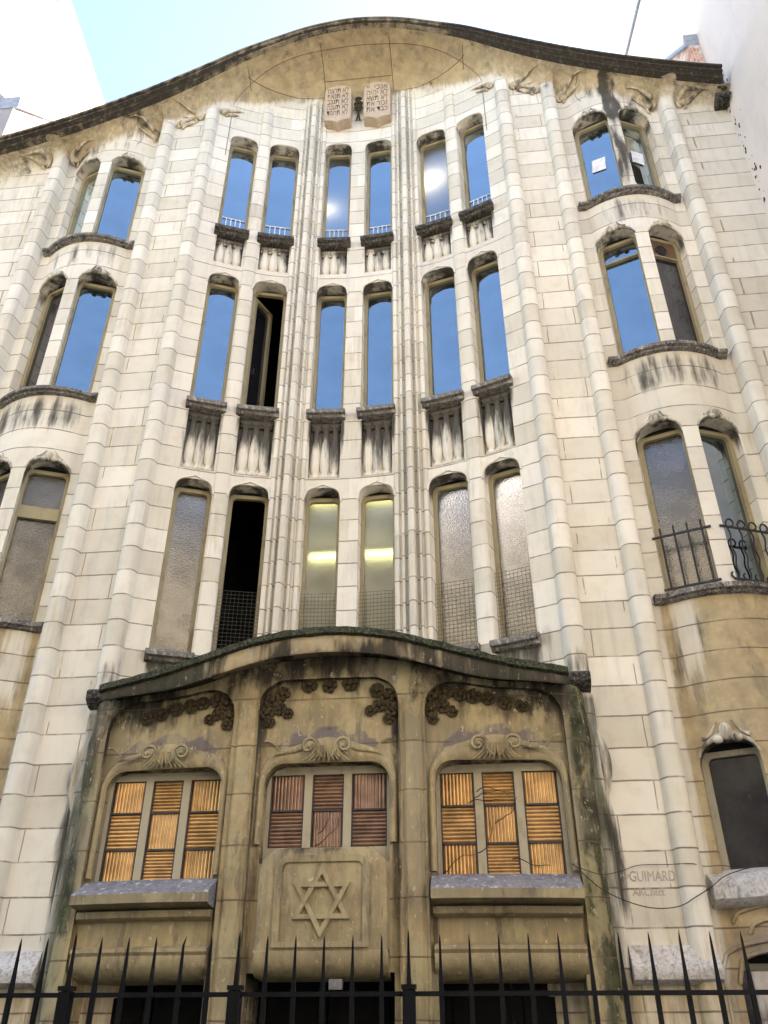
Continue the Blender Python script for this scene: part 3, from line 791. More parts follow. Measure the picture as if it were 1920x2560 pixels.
for s in (-1, 1):
    for za, zb in zip(lin(0, 4.2, 20), lin(0, 4.2, 20)[1:]):
        p = [mb.vert(PF(s*2.36, za), pq(0, za)), mb.vert((s*2.37, .1, za), pq(0, za)), mb.vert((s*2.37, .1, zb), pq(0, zb)), mb.vert(PF(s*2.36, zb), pq(0, zb))]; mb.face(p)
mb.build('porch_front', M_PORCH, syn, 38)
PW = {}
for b in BAYS:
    mb = MB(stain=pstain); S = lambda x, z: (x, Dp(x)+.06, z)
    w = Op(); c = (b.x0+b.x1)/2
    w.x0, w.x1 = (c-.55, c+.55) if b.c == 0 else (c-.545, c+.545)
    w.z0 = 2.80 if b.c == 0 else 2.66; w.zt = 3.62; w.top = rtop(w.x0, w.x1, 3.62, .17); w.depth = .17; w.h = .17
    dr = Op(); dr.x0, dr.x1, dr.z0, dr.zt = (b.x0+.05, b.x1-.05, .02, 2.0); dr.top = lambda x: 2.0; dr.depth = .5
    ex = [b.x0-.03, b.x1+.03]
    for o in (w, dr): ex += [o.x0, o.x1]+[o.x0+(o.x1-o.x0)*t for t in (.01, .03, .06, .1, .15, .85, .9, .94, .97, .99)]
    topf = front_ops[BAYS.index(b)].top
    strips(mb, xgrid(b.x0-.03, b.x1+.03, .05, ex), 0.0, lambda x, t=topf, b=b: max(t(clamp(x, b.x0+.02, b.x1-.02)), 4.0)+.03, [dr, w], S, lin(2.02, 4.4, 60), pq)
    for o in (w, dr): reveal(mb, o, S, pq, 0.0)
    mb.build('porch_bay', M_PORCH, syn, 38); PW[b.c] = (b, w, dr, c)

def ridged(x0, x1, z0, z1, vertical, mat, parent, y, k=10):
    mb = MB(); n = k*6; P = []
    a0, a1 = (x0, x1) if vertical else (z0, z1)
    ph = random.random()*.4
    for i in range(n+1):
        t = i/n; u = a0+(a1-a0)*t; d = y-.008*abs(math.sin(PI*k*t))**.6*(1+.1*math.sin(7*t+ph)); P.append((u, d))
    m_ = [z0, (z0*2+z1)/3, (z0+z1*2)/3, z1] if vertical else [x0, (x0+x1)/2, x1]
    rows = [[mb.vert(((u, d+random.uniform(-.0006, .0006), v) if vertical else (v, d+random.uniform(-.0006, .0006), u))) for u, d in P] for v in m_]
    for a, b_ in zip(rows, rows[1:]):
        for i in range(n): mb.face([a[i], a[i+1], b_[i+1], b_[i]])
    return mb.build('pane', mat, parent, 80)
for cc, (b, w, dr, c) in PW.items():
    yb = Dp(c)+.06+.12; mb = MB(weld=False)
    W0 = (w.x1-w.x0); xs = [w.x0+.03, w.x0+.345, w.x0+.42, w.x0+.675, w.x0+.755, w.x1-.03] 
    xs = [w.x0+.035, w.x0+.335, w.x0+.405, w.x0+.685, w.x0+.755, w.x1-.035]
    zt = 3.55; zb = 2.94 if cc == 0 else 2.70
    zr = lin(zb, zt, 2) if cc == 0 else [zb, zb+.26, zb+.57, zt]
    mb.box(w.x0-.02, xs[0], yb, yb+.06, zb-.16, 3.66); mb.box(xs[5], w.x1+.02, yb, yb+.06, zb-.16, 3.66)
    mb.box(xs[0], xs[5], yb+.001, yb+.06, zt, 3.66); mb.box(xs[0], xs[5], yb+.001, yb+.06, zb-.16, zb)
    for a, d in ((1, 2), (3, 4)): mb.box(xs[a], xs[d], yb, yb+.06, zb, zt)
    fr = mb.build('porch_window', M_MULL, syn)
    for k in range(3):
        x0, x1 = xs[2*k], xs[2*k+1]
        for j in range(len(zr)-1):
            vert = ((j+k) % 2 == 0) if cc != 0 else ((j+k) % 2 == 1)
            ridged(x0+.012, x1-.012, zr[j]+.008, zr[j+1]-.008, vert, M_AMBER if cc else M_AMBERD, fr, yb+.03, 9 if vert else 9)
        mb = MB(); mb.box(x0, x1, yb+.035, yb+.05, zb, zt)
        for z in zr[1:-1]: mb.box(x0, x1, yb+.006, yb+.034, z-.008, z+.008)
        mb.box(x0, x0+.012, yb+.006, yb+.034, zb, zt); mb.box(x1-.012, x1, yb+.006, yb+.034, zb, zt); mb.build('leaded_bar', M_LEAD, fr)
    # roll moulding round the opening, rising to an ogee with a scroll boss
    def ost(x, z): return (.12, .55*(1-sm(1.65, 1.9, x)), 0, .0)
    mb = MB(weld=True, stain=ost); n = 40
    path = [(w.x0, z) for z in lin(2.72 if cc else 2.95, w.top(w.x0), 12)] + [(w.x0+(w.x1-w.x0)*(.5-.5*math.cos(PI*k/n)), None) for k in range(1, n)] + [(w.x1, z) for z in lin(w.top(w.x1), 2.72 if cc else 2.95, 12)]
    rows = []
    for x, z in path:
        zz_ = w.top(x) if z is None else z
        u = (x-c)/(w.x1-w.x0)*2; og = .16*max(0, 1-abs(u)**1.4)**1.1 if z is None else 0
        nx = math.copysign(clamp((abs(u)-.55)/.45)**1.5, u); nz = math.sqrt(max(0, 1-nx*nx)) if z is None else 0
        ring = []
        for k in range(6):
            t = k/5; wd = .065+og*.9
            ring.append(mb.vert((x+nx*wd*t*(1 if z is None else 1), Dp(x)+.058-.035*math.sin(PI*(.12+.88*t)), zz_+(nz*.07+og)*t)))
        rows.append(ring)
    for a, d in zip(rows, rows[1:]):
        for k in range(5): mb.face([a[k], d[k], d[k+1], a[k+1]])
    mb.build('window_moulding', M_PORCHP, syn, 70)
    mb = MB(stain=lambda x, z: (.35, .55, 0, .25)); y = Dp(c)-.0
    for s in (-1, 1):
        pts = []; rr = []
        for k in range(26):
            t = k/25; an = -.6+t*3.5*PI/1.4; R = .085*(1-.8*t)
            pts.append((c+s*(.155-R*math.cos(an)*1.0), y-.02-.012*t, 3.745+R*math.sin(an))); rr.append(.018-.006*t)
        mb.tube(pts, rr, 6); mb.ball((c+s*.15, y-.03, 3.745), .022, 8, 5)
        mb.tube([(c+s*(.09-.06*t), y-.02+.015*t, 3.72-.10*t+.03*t*t) for t in lin(0, 1, 8)], lin(.02, .012, 8), 6)
        for f in range(5):
            a = .02+f*.035
            mb.tube([(c+s*(a*(.55+.75*t*t)), y-.03+.03*t, 3.75-.13*t) for t in lin(0, 1, 6)], [.012, .014, .015, .014, .012, .008, .006], 5)
        mb.tube([(c+s*(.22+.30*t), y+.02, 3.735-.02*t-.05*t*t) for t in lin(0, 1, 8)], [.006, .018, .024, .024, .02, .014, .01, .006, .003], 6, .6)
        mb.tube([(c+s*(.42+.15*t), y+.045, 3.72+.14*math.sin(t*1.5)*(1-t*.3)) for t in lin(0, 1, 8)], lin(.004, .014, 8), 5)
    mb.build('scroll_boss', M_PORCHP, syn, 60)
    # leaded wing fronds over the arch
    if cc:
        prof = [(.17, 2.70), (.06, 2.70), (-.20, 2.57), (-.208, 2.56), (-.205, 2.49), (-.17, 2.482), (-.08, 2.47), (.06, 2.46), (.17, 2.46)]
        mb = MB(weld=False); mb.sweep(prof, lin(b.x0+.02, b.x1-.02, 20), lambda x: Dp(x)+.02*((x-c)/.6)**2)
        sl_ = mb.build('porch_sill', [M_LEDGE, M_PORCHP], syn, 40)
        for pl in sl_.data.polygons:
            if pl.normal.y < -.85 or pl.center.z < 2.5: pl.material_index = 1
        prof = [(.05, 2.455), (-.055, 2.45), (-.06, 2.43), (-.055, 2.40), (-.03, 2.385), (.03, 2.375), (.035, 2.20), (-.02, 2.185), (-.045, 2.175), (-.05, 2.15), (-.03, 2.125), (-.035, 2.09), (-.015, 2.04), (.04, 1.985), (.14, 1.95), (.45, 1.94), (.45, 2.455)]
        mb = MB(stain=pstain); mb.sweep(prof, lin(b.x0+.03, b.x1-.03, 24), lambda x: Dp(x)+.02*((x-c)/.6)**2); mb.build('spandrel_panel', M_PORCHP, syn, 40)
    y = Dp(c)+.06+.45
    for s in (-1, 1):
        mb = MB(); xm = (dr.x0+dr.x1)/2; xa, xb = sorted((xm+s*.01, xm+s*(dr.x1-dr.x0-.02)/2)); mb.box(xa, xb, y, y+.05, .02, 2.0)
        for za, zb_ in ((.15, .75), (.85, 1.85)): mb.box(xa+.08, xb-.08, y-.02, y+.001, za, zb_)
        d_ = mb.build('door', M_DOOR, syn)
        mb = MB(); mb.ball((xm+s*.06, y-.04, 1.02), .025); mb.build('handle', M_LEAD, d_)
# star block over the middle door
c = .015; mb = MB(stain=lambda x, z: (.20+.25*sm(2.72, 2.9, z)*(.6+_n(x, z, 4)), .5, 0, .15*sm(2.8, 2.9, z))); y0 = Dp(0)-.06
o = Op(); o.x0, o.x1 = c-.53, c+.53
out = [(c-.53, 2.13), (c+.53, 2.13), (c+.53, 2.72)]
for k in range(1, 9): a = PI/2*k/9; out.append((c+.53-.19+.19*math.cos(a), 2.71+.19*math.sin(a)))
out.append((c+.34, 2.9)); out.append((c-.34, 2.9))
for k in range(1, 9): a = PI/2*k/9; out.append((c-.34-.19*math.sin(a), 2.71+.19*math.cos(a)))
out.append((c-.53, 2.72))
cx_, cz_ = c, 2.5
def shrink(p, d): return (p[0]-math.copysign(min(d, abs(p[0]-cx_)), p[0]-cx_)*(1 if abs(p[0]-cx_) > .3 else .2), p[1]-math.copysign(d, p[1]-cz_)*(1 if abs(p[1]-cz_) > .2 else .3))
rings = []
for d, yy in ((0, .40), (0, .03), (.012, .008), (.035, 0.0)): rings.append([mb.vert((*[shrink(p, d)[0], y0+yy, shrink(p, d)[1]],)) for p in out])
for a, b_ in zip(rings, rings[1:]):
    for k in range(len(a)): j = (k+1) % len(a); mb.face([a[k], a[j], b_[j], b_[k]])
mb.face(rings[-1])
mb.sweep([(0.03, 2.16), (-.012, 2.14), (-.01, 2.08), (.03, 2.02), (.10, 1.97), (.40, 1.95), (.40, 2.16)], lin(c-.53, c+.53, 10), lambda x: y0)
blk = mb.build('star_block', M_PORCHP, syn, 40)
def ringpts(hw, z0, z1, r): return [(x+c, z) for x, z in rrect(hw, z0, z1, r, 6)]
A, B = ringpts(.385, 2.165, 2.835, .10), ringpts(.33, 2.205, 2.785, .05); mb = MB(stain=lambda x, z: (.28, .5, 0, .3*sm(2.75, 2.85, z)))
for P, Q, ya, yb in ((A, A, 0., -.022), (A, B, -.022, -.018), (B, B, -.018, .0)):
    for k in range(len(P)):
        j = (k+1) % len(P); mb.face([mb.vert((P[k][0], y0+ya, P[k][1])), mb.vert((P[j][0], y0+ya, P[j][1])), mb.vert((Q[j][0], y0+yb, Q[j][1])), mb.vert((Q[k][0], y0+yb, Q[k][1]))])
mb.build('raised_frame', M_PORCHP, blk, 30)
mb = MB(weld=False, stain=lambda x, z: (.12, .5, 0, 0)); R, cz = .268, 2.497
for t in (0, 1):
    V = [(c+R*math.sin(2*PI*k/3+PI*t), cz+R*math.cos(2*PI*k/3+PI*t)) for k in range(3)]; wd = .036; Vi = [(c+(R-2*wd)*math.sin(2*PI*k/3+PI*t), cz+(R-2*wd)*math.cos(2*PI*k/3+PI*t)) for k in range(3)]
    for k in range(3):
        j = (k+1) % 3; N = 12
        def at(P, f): return (P[k][0]+(P[j][0]-P[k][0])*f, P[k][1]+(P[j][1]-P[k][1])*f)
        rows = []
        for q in range(N+1):
            f = q/N; lift = .0055*(win(f, .22, .42, .06)-win(f, .58, .78, .06)); yy = y0-.030-lift
            o_, i_ = at(V, f), at(Vi, f); rows.append([mb.vert((o_[0], y0+.002, o_[1])), mb.vert((o_[0], yy, o_[1])), mb.vert((i_[0], yy, i_[1])), mb.vert((i_[0], y0+.002, i_[1]))])
        for A_, B_ in zip(rows, rows[1:]):
            for q in range(3): mb.face([A_[q], B_[q], B_[q+1], A_[q+1]])
mb.build('hexagram', M_PORCHP, blk, 20)
# carved flowers under the canopy
def flower(mb, x, z, r, y):
    r *= 1.3; mb.ball((x, y-.01, z), r*.36, 7, 4, (1, .8, 1))
    for k in range(5):
        a = 2*PI*k/5+x*9; mb.ball((x+r*.62*math.cos(a), y+.01, z+r*.62*math.sin(a)), r*.42, 6, 4, (1, .7, 1))
    mb.tube([(x+r*(.95-.02*k)*math.cos(k*.55+x), y+.005, z+r*(.95-.02*k)*math.sin(k*.55+x)) for k in range(10)], .011, 5)
spots = []
for s in (-1, 1):
    spots += [(s*.53, 4.20, .062), (s*.575, 4.08, .05), (s*.44, 4.26, .055), (s*.46, 4.12, .05), (s*.38, 4.07, .04), (s*.545, 3.995, .04)]
    spots += [(s*.965, 4.19, .06), (s*.925, 4.07, .05), (s*1.06, 4.23, .055), (s*1.04, 4.10, .05), (s*1.12, 4.05, .04), (s*.95, 3.99, .04)]
    spots += [(s*1.2, 4.21, .05), (s*1.32, 4.19, .055), (s*1.45, 4.17, .05), (s*1.6, 4.13, .05), (s*1.75, 4.10, .045)]
    spots += [(s*.19, 4.335, .06)]
spots += [(0, 4.32, .055)]
for x, z, r in spots:
    mb = MB(weld=False); flower(mb, x, min(z, psoff(x)-r), r, Dp(x)+.035); mb.build('carved_flower', M_CARVE, syn, 60)
# canopy: fascia, mossy upper edge, soffit
def Yc(x): return -.37-.31*(1-(x/2.4)**2)
def capf(x):
    t, l, y, w = can_top(x), can_low(x), Yc(x), Dp(x)
    return [(.62, t+.10), (y+.02, t+.012), (y-.01, t-.005), (y-.01, t-.06), (y+.03, t-.072), (.62, t-.04)]
mb = MB(weld=False); mb.sweep(capf, lin(-2.17, 2.17, 90))
for i, v in enumerate(mb.v):
    mb.v[i] = (v[0], v[1]+.012*_n(v[0], v[2], 9) if v[1] < -.3 else v[1], v[2]+.012*_n(v[0], v[2]*3, 12, 5))
mb.build('canopy_top', M_CANTOP, syn, 50)
def capf2(x):
    t, l, y, w = can_top(x), can_low(x), Yc(x), Dp(x)
    return [(w+.03, t-.09), (y+.035, t-.070), (y+.035, l+.02), (y+.05, l), (y+.10, l+.015), (y+.13, l+.045), (w+.03, l+.075)]
def canst(x, z):
    a = abs(x); c = 1-sm(.7, 1.5, a)
    return (clamp(1.25-.72*c+.9*_n(x, z, 2.4)+.5*_n(x, z, 7, 3)), .35+.25*c, clamp(.25*win(a, .8, 1.9, .4)+.4*_n(x, z, 1.6, 5)), 0)
M_CANOPY = stone('canopy_crust', base=(.40, .36, .28), joints=False, spots=.4)
mb = MB(stain=canst); mb.sweep(capf2, lin(-2.16, 2.16, 80)); mb.build('canopy_fascia', M_CANOPY, syn, 50)
for s in (-1, 1):
    mb = MB(weld=False); x0, x1 = sorted((s*2.17, s*2.39)); mb.sweep([(.1, 4.44), (-.16, 4.43), (-.2, 4.40), (-.2, 4.33), (-.16, 4.29), (-.10, 4.26), (.1, 4.24)], lin(x0, x1, 4), lambda x: -.02); mb.build('canopy_end_block', M_SILLDK, syn, 40)
    # leaf on the outer edge of the porch and the white ledges of the plinth
    mb = MB(stain=lambda x, z: (.5, .4, .2, 0)); mb.tube([(s*(2.40+.045*math.sin(PI*t)), -.06+.05*t, 3.92-.62*t) for t in lin(0, 1, 14)], [.006+.045*math.sin(PI*t)**.8 for t in lin(0, 1, 14)], 7, .8); mb.build('edge_leaf', M_PLAIN, syn, 60)
    mb = MB(weld=False); x0, x1 = sorted((s*2.42, s*3.09)); mb.sweep([(.06, 2.20), (-.02, 2.19), (-.10, 2.06), (-.13, 2.04), (-.14, 2.0), (-.12, 1.95), (-.04, 1.92), (.06, 1.92)], lin(x0, x1, 6), lambda x: 0.0); mb.build('plinth_ledge', M_WHITEL, syn, 40)

# ------------------------------------------------------------------ tablets
fnt = bpy.data.fonts.load if False else None
def text_mesh(body, size, align='CENTER', ext=.004, sx=1.0):
    cu = bpy.data.curves.new('text', 'FONT'); cu.body = body; cu.size = size; cu.align_x = align; cu.extrude = ext; cu.resolution_u = 3
    o = bpy.data.objects.new('text', cu); C.objects.link(o); bpy.context.view_layer.update()
    me = bpy.data.meshes.new_from_object(o.evaluated_get(bpy.context.evaluated_depsgraph_get()))
    bpy.data.objects.remove(o); bpy.data.curves.remove(cu)
    return me
def text_obj(name, rows, mat, parent, y):
    bm = bmesh.new()
    for body, size, x, z, maxw in rows:
        me = text_mesh(body, size); xs_ = [v.co.x for v in me.vertices]
        k = min(1., maxw/(max(xs_)-min(xs_))) if xs_ else 1
        n0 = len(bm.verts); bm.from_mesh(me); bm.verts.ensure_lookup_table()
        for v in bm.verts[n0:]:
            X, Y, Z = v.co; v.co = (x+X*k, y-Z, z+Y)
        bpy.data.meshes.remove(me)
    me = bpy.data.meshes.new(name); bm.to_mesh(me); bm.free(); me.materials.append(mat)
    o = bpy.data.objects.new(name, me); C.objects.link(o); o.parent = parent; return o
def heb(s): return s[::-1]
TXT = {-1: ['לא תרצח', 'לא תנאף', 'לא תגנב', 'לא תענה', 'לא תחמד'], 1: ['אנכי  יי', 'לא יהיה', 'לא תשא', 'זכור את', 'כבד את']}
M_TAB = rough_stone('tablet_stone', (.50, .40, .29), (.44, .36, .28), (.54, .45, .34), 4)
for s, xc in ((-1, -.345), (1, .315)):
    hw, zb, zt_ = .225, 14.22, 15.27; yb = .37
    out = [(xc-hw, zb+.10), (xc-hw+.02, zb+.075), (xc-hw*.5, zb+.06), (xc-.03, zb+.015), (xc, zb-.02), (xc+.03, zb+.015), (xc+hw*.5, zb+.06), (xc+hw-.02, zb+.075), (xc+hw, zb+.10), (xc+hw, zt_-.16)]
    for k in range(1, 8): a = PI*k/8; out.append((xc+hw*math.cos(a), zt_-.16+.16*math.sin(a)))
    out.append((xc-hw, zt_-.16))
    mb = MB(); rings = []
    for sc, y in ((1., .60), (1., yb+.02), (.985, yb+.006), (.95, yb)): rings.append([mb.vert((xc+(x-xc)*sc, y, 14.8+(z-14.8)*(1-(1-sc)*.5))) for x, z in out])
    for a, b_ in zip(rings, rings[1:]):
        for k in range(len(a)): j = (k+1) % len(a); mb.face([a[k], a[j], b_[j], b_[k]])
    mb.face(rings[-1]); tab = mb.build('law_tablet', M_TAB, syn, 30)
    rows = [(heb(t), .20, xc, 15.045-i*.158, .35) for i, t in enumerate(TXT[s])]
    for rw in rows: text_obj('inscription', [rw], M_LETTER, tab, yb)
mb = MB(stain=lambda x, z: (.75, .4, 0, 0))
for z, r in ((14.98, .045), (14.84, .06), (14.72, .055)): flower(mb, -.015, z, r, .47)
for s in (-1, 1): mb.tube([(-.015+s*.03*t, .52, 14.66-.22*t) for t in lin(0, 1, 5)], .012, 5)
mb.build('carved_flower', M_CARVE, syn, 60)
text_obj('engraved_signature', [('GUIMARD', .115, 2.70, 2.665, .37), ('ARChtct', .085, 2.65, 2.555, .26), ('Her', .06, 2.475, 2.69, .07)], M_ENGR, syn, .0185)

# ------------------------------------------------------------------ ceiling lamps and added glow globes behind the panes
for i, (x, z, lab) in enumerate(((-.32, 7.35, 'fluorescent ceiling tube glowing behind the pebbled window left of the centre mullion'), (.32, 7.35, 'fluorescent ceiling tube glowing behind the pebbled window right of the centre mullion'))):
    t = thing('ceiling_lamp', lab, 'lamp', (x, 1.05, z))
    mb = MB(weld=False); mb.tube([(-.25, 0, -.02), (.25, 0, -.02)], .04, 8); mb.build('tube', M_LAMP, t); mb = MB(weld=False); mb.tube([(-.22, -.02, -.86), (.22, -.02, -.86)], .035, 8); mb.build('tube', M_LAMP, t)
    mb = MB(); mb.box(-.28, .28, -.04, .04, .0, .05); mb.build('housing', M_BOX, t)
t = thing('glow_globe', 'added round globe standing in for the glint on a top storey frosted window', 'lamp', (1.17, .85, 12.85))  # added globe, its glow stands in for a glint on the pane
mb = MB(); mb.ball((0, 0, 0), .10, 16, 10); mb.build('globe', M_GLOBE, t); mb = MB(); mb.tube([(0, 0, .1), (0, 0, .5)], .01, 6); mb.build('stem', M_LEAD, t)  # ball and stem are both added, only to make the glint

t2 = thing('glow_globe', 'added dimmer globe for the glow at the left edge of a top storey blue window', 'lamp', (-.53, .92, 12.50))  # added smaller globe to make the glow at the pane edge
mb = MB(); mb.ball((0, 0, 0), .06, 16, 10); mb.build('globe', M_GLOBE, t2); mb = MB(); mb.tube([(0, 0, .08), (0, 0, .5)], .01, 6); mb.build('stem', M_LEAD, t2)  # ball and stem are both added, only to make the edge glow
M_ROOM = flat('pale_green_room_wall', (.11, .135, .12), .9)
mb = MB()
X0, X1, Y0, Y1, Z0, Z1 = -.70, .70, .80, 2.6, 4.6, 7.45
for q in ([(X0, Y1, Z0), (X1, Y1, Z0), (X1, Y1, Z1), (X0, Y1, Z1)], [(X0, Y0, Z0), (X0, Y1, Z0), (X0, Y1, Z1), (X0, Y0, Z1)], [(X1, Y0, Z0), (X1, Y1, Z0), (X1, Y1, Z1), (X1, Y0, Z1)], [(X0, Y0, Z1), (X1, Y0, Z1), (X1, Y1, Z1), (X0, Y1, Z1)], [(X0, Y0, Z0), (X1, Y0, Z0), (X1, Y1, Z0), (X0, Y1, Z0)]): mb.poly(q)
mb.build('lit_room', M_ROOM, syn)

# ------------------------------------------------------------------ small things on the front
for lab, key, dx, z, tilt in (('square white paper stuck on the blue window left of the blackened mullion', (13, 0, True), -.02, 12.22, .08), ('square white paper stuck on the window with a yellow reflection right of the blackened mullion', (13, 1, True), .03, 12.30, .06)):
    o, f, p, th, w, z0, z1 = WIN[key]
    mb = MB(); mb.box(-.095, .095, -.0015, .0, -.13, .13)
    k = mb.build('paper_sheet', M_WHITEPAPER, None); n = Vector((math.sin(th), -math.cos(th), 0)); k.location = Vector((p.x+dx, p.y, z))-n*.036; k.rotation_euler = (0, tilt, th)
    tag(k, lab, 'paper')
def cable(pts, r, lab):
    P = [Vector(p) for p in pts]; out = []
    for i in range(len(P)-1):
        p0, p1, p2, p3 = P[max(i-1, 0)], P[i], P[i+1], P[min(i+2, len(P)-1)]
        for k in range(6):
            t = k/6; out.append(.5*((2*p1)+(-p0+p2)*t+(2*p0-5*p1+4*p2-p3)*t*t+(-p0+3*p1-3*p2+p3)*t**3))
    out.append(P[-1]); mb = MB(weld=False); mb.tube(out, r, 5)
    tag(mb.build('cable', flat('cable_rubber', (.03, .03, .032), .6) if 'cable_rubber' not in MATS else MATS['cable_rubber'], None), lab, 'cable')
cable([(2.03, -.25, 2.77), (2.25, -.28, 2.56), (2.58, -.10, 2.46), (2.83, -.10, 2.455), (3.0, -.11, 2.53), (3.13, -.10, 2.60), (3.3, -.02, 2.70), (3.58, -.05, 2.76), (4.0, -.05, 2.78)], .0042, 'slack dark cable drooping under the engraved signature')
cable([(2.03, -.24, 2.76), (2.24, -.27, 2.68), (2.45, -.03, 2.74), (2.6, -.0, 2.785), (2.84, -.01, 2.785), (3.0, -.10, 2.775), (3.12, -.02, 2.765), (3.28, .0, 2.77), (3.42, .0, 2.75), (3.6, -.03, 2.77), (4.0, -.06, 2.78)], .0032, 'thin wavy cable strung along the wall above the engraved signature')
mb = MB(); mb.box(.08, .18, Dp(0)+.02, Dp(0)+.09, 1.885, 1.955); mb.box(.11, .15, Dp(0)+.005, Dp(0)+.019, 1.90, 1.94)
tag(mb.build('sensor_box', M_BOX, None), 'small grey sensor box under the star block above the middle door', 'sensor box')

# dry vine caught on the porch windows
rv = random.Random(11); M_TWIG = flat('dry_twig', (.035, .022, .018), .9)
for lab, x0, z0, x1, z1, n in (('dry dark vine tendrils straggling over the panes of the right porch window', .98, 2.72, 1.92, 3.4, 7), ('thin dry twig trailing across the lower panes of the middle porch window', -.1, 2.95, .22, 3.12, 2)):
    t = thing('dry_vine', lab, 'vine', (x0, Dp(x0)+.17, z0))
    for k in range(n):
        x, z = (rv.uniform(x0, x1), rv.uniform(z0, z1)) if k else (x0, z0)
        a = rv.uniform(.2, .8); pts = []
        for q in range(9):
            pts.append((x-x0, Dp(x)+.165-(Dp(x0)+.17)-rv.random()*.01, z-z0)); x = min(x+.04*math.cos(a), x1); z = min(z+.04*math.sin(a), z1+.1); a += rv.uniform(-.5, .5)
        mb = MB(weld=False); mb.tube(pts, lin(.0045, .002, 8), 4); mb.build('tendril', M_TWIG, t)

# ------------------------------------------------------------------ railing in front
t = thing('iron_railing', 'black iron railing with sharp spikes standing in front of the synagogue', 'railing', (0, -3.57, 0))
mb = MB(); mb.box(-4.6, 5.2, -.012, .012, 1.732, 1.750); mb.build('rail', M_IRON, t)
mb = MB(); mb.box(-4.6, 5.2, -.012, .012, .25, .275); mb.build('rail', M_IRON, t)
posts = (-.55, .20, .945)
for x in posts:
    mb = MB(); mb.box(x-.026, x+.026, -.026, .026, 0, 1.755); mb.box(x-.03, x+.03, -.03, .03, 1.757, 1.775); mb.build('post', M_IRON, t)
first = None
for i in range(-30, 48):
    x = -.805+.1257*i
    if i == 6: first_bent = True
    def spike(bent):
        mb = MB(weld=False); r = []
        for z, w_ in ((.05, .0095), (1.731, .0095), (1.751, .0098), (1.83, .0065), (1.93, .004), (1.945, .003), (1.965, .0006)):
            dx = (.011 if z > 1.96 else .004 if z > 1.94 else 0) if bent else 0
            r.append([mb.vert((a*w_+dx, b_*w_, z)) for a, b_ in ((-1, -1), (1, -1), (1, 1), (-1, 1))])
        for a, b_ in zip(r, r[1:]):
            for k in range(4): mb.face([a[k], a[(k+1) % 4], b_[(k+1) % 4], b_[k]])
        return mb
    near = [p for p in posts if abs(p-x) < .035]
    if i == 6 or first is None or True:
        if i == 6: o = spike(True).build('spiked_bar', M_IRON, t); tag(o, 'spiked bar with its tip bent sideways'); o.location = (x, 0, 0); continue
    if first is None: first = spike(False).build('spiked_bar', M_IRON, t, 20); o = first
    else: o = first.copy(); C.objects.link(o); o.parent = t
    o.location = (x + (near[0]-x if near else 0), 0, .02 if near else 0); o.rotation_euler = (0, 0, random.uniform(-.05, .05)); 

# ------------------------------------------------------------------ neighbours
def prism_x(mb, poly, x0, x1, m=0):       # poly in (y,z)
    A = [mb.vert((x0, y, z)) for y, z in poly]; B = [mb.vert((x1, y, z)) for y, z in poly]
    mb.face(A, m); mb.face(B[::-1], m)
    for k in range(len(A)): j = (k+1) % len(A); mb.face([A[k], B[k], B[j], A[j]], m)
t = thing('apartment_house', 'pale pink rendered house wall rising along the right end of the synagogue', 'house', (9, 2, 0))
def off(o, t): o.location = -Vector(t.location); return o
mb = MB(); prism_x(mb, [(-3.3, 0), (9, 0), (9, 21.75), (2.94, 19.71), (-3.3, 17.62)], 5.52, 13); off(mb.build('wall', M_STUCR, t, 20), t)
mb = MB(); prism_x(mb, [(-3.35, 17.63), (2.94, 19.73), (9.05, 21.77), (9.05, 21.85), (2.94, 19.81), (-3.35, 17.71)], 5.48, 13.1); off(mb.build('roof_edge', M_ZINC, t, 20), t)
mb = MB(); prism_x(mb, [(.12, 13.2), (1.6, 13.2), (1.6, 16.75), (.12, 14.98)], 5.36, 5.515); off(mb.build('brick_parapet', M_BRICK, t, 20), t)
mb = MB(); prism_x(mb, [(.08, 15.20), (.12, 14.95), (1.62, 16.78), (1.62, 16.86), (.16, 15.08)], 5.30, 5.517); off(mb.build('zinc_capping', M_ZINC, t, 20), t)
mb = MB(); 
for k in range(60):
    z = 10+random.random()*3.6; y = -.02-abs(random.gauss(0, .10)); mb.ball((5.515, y, z), random.uniform(.006, .022), 5, 4, (.3, 1, 1.6))
for k in range(26): mb.ball((5.50, -.05-abs(random.gauss(0, .05)), 13.0+random.random()*.7), random.uniform(.03, .06), 5, 4, (.5, 1, 1.2))
tag(off(mb.build('crumbling_render', M_SILLDK, t), t), kind='stuff')
t = thing('town_house', 'lower grey rendered house adjoining the left end of the synagogue', 'house', (-9, 2, 0))
mb = MB()
P = [(-5.75, 0), (-5.75, 14.72), (-8.6, 18.6), (-11.5, 14.7), (-11.5, 0)]
A = [mb.vert((x, -.13, z)) for x, z in P]; B = [mb.vert((x, -.05 if x == -5.75 and False else 1.2, z)) for x, z in P]
mb.face(A); mb.face(B[::-1])
for k in range(len(A)): j = (k+1) % len(A); mb.face([A[k], B[k], B[j], A[j]])
off(mb.build('wall', M_STUCG, t, 20), t)
mb = MB(); prism_x(mb, [(-.10, 13.0), (1.25, 13.0), (1.25, 16.25), (-.10, 14.70)], -5.95, -5.74); off(mb.build('brick_parapet', M_BRICK, t, 20), t)
mb = MB(); prism_x(mb, [(-.16, 14.98), (-.14, 14.70), (1.27, 16.27), (1.27, 16.37), (-.06, 14.86)], -6.0, -5.66); off(mb.build('zinc_capping', M_ZINC, t, 20), t)
t = thing('apartment_block', 'tall cream block whose sunlit blank wall rises behind the left roof end', 'apartment block', (-10, 5, 0))
mb = MB(); prism_x(mb, [(.25, 0), (9.5, 0), (9.5, 21.64), (2.12, 23.13), (.25, 23.5)], -13, -7.5); off(mb.build('wall', M_STUCL, t, 20), t)
mb = MB(weld=False)
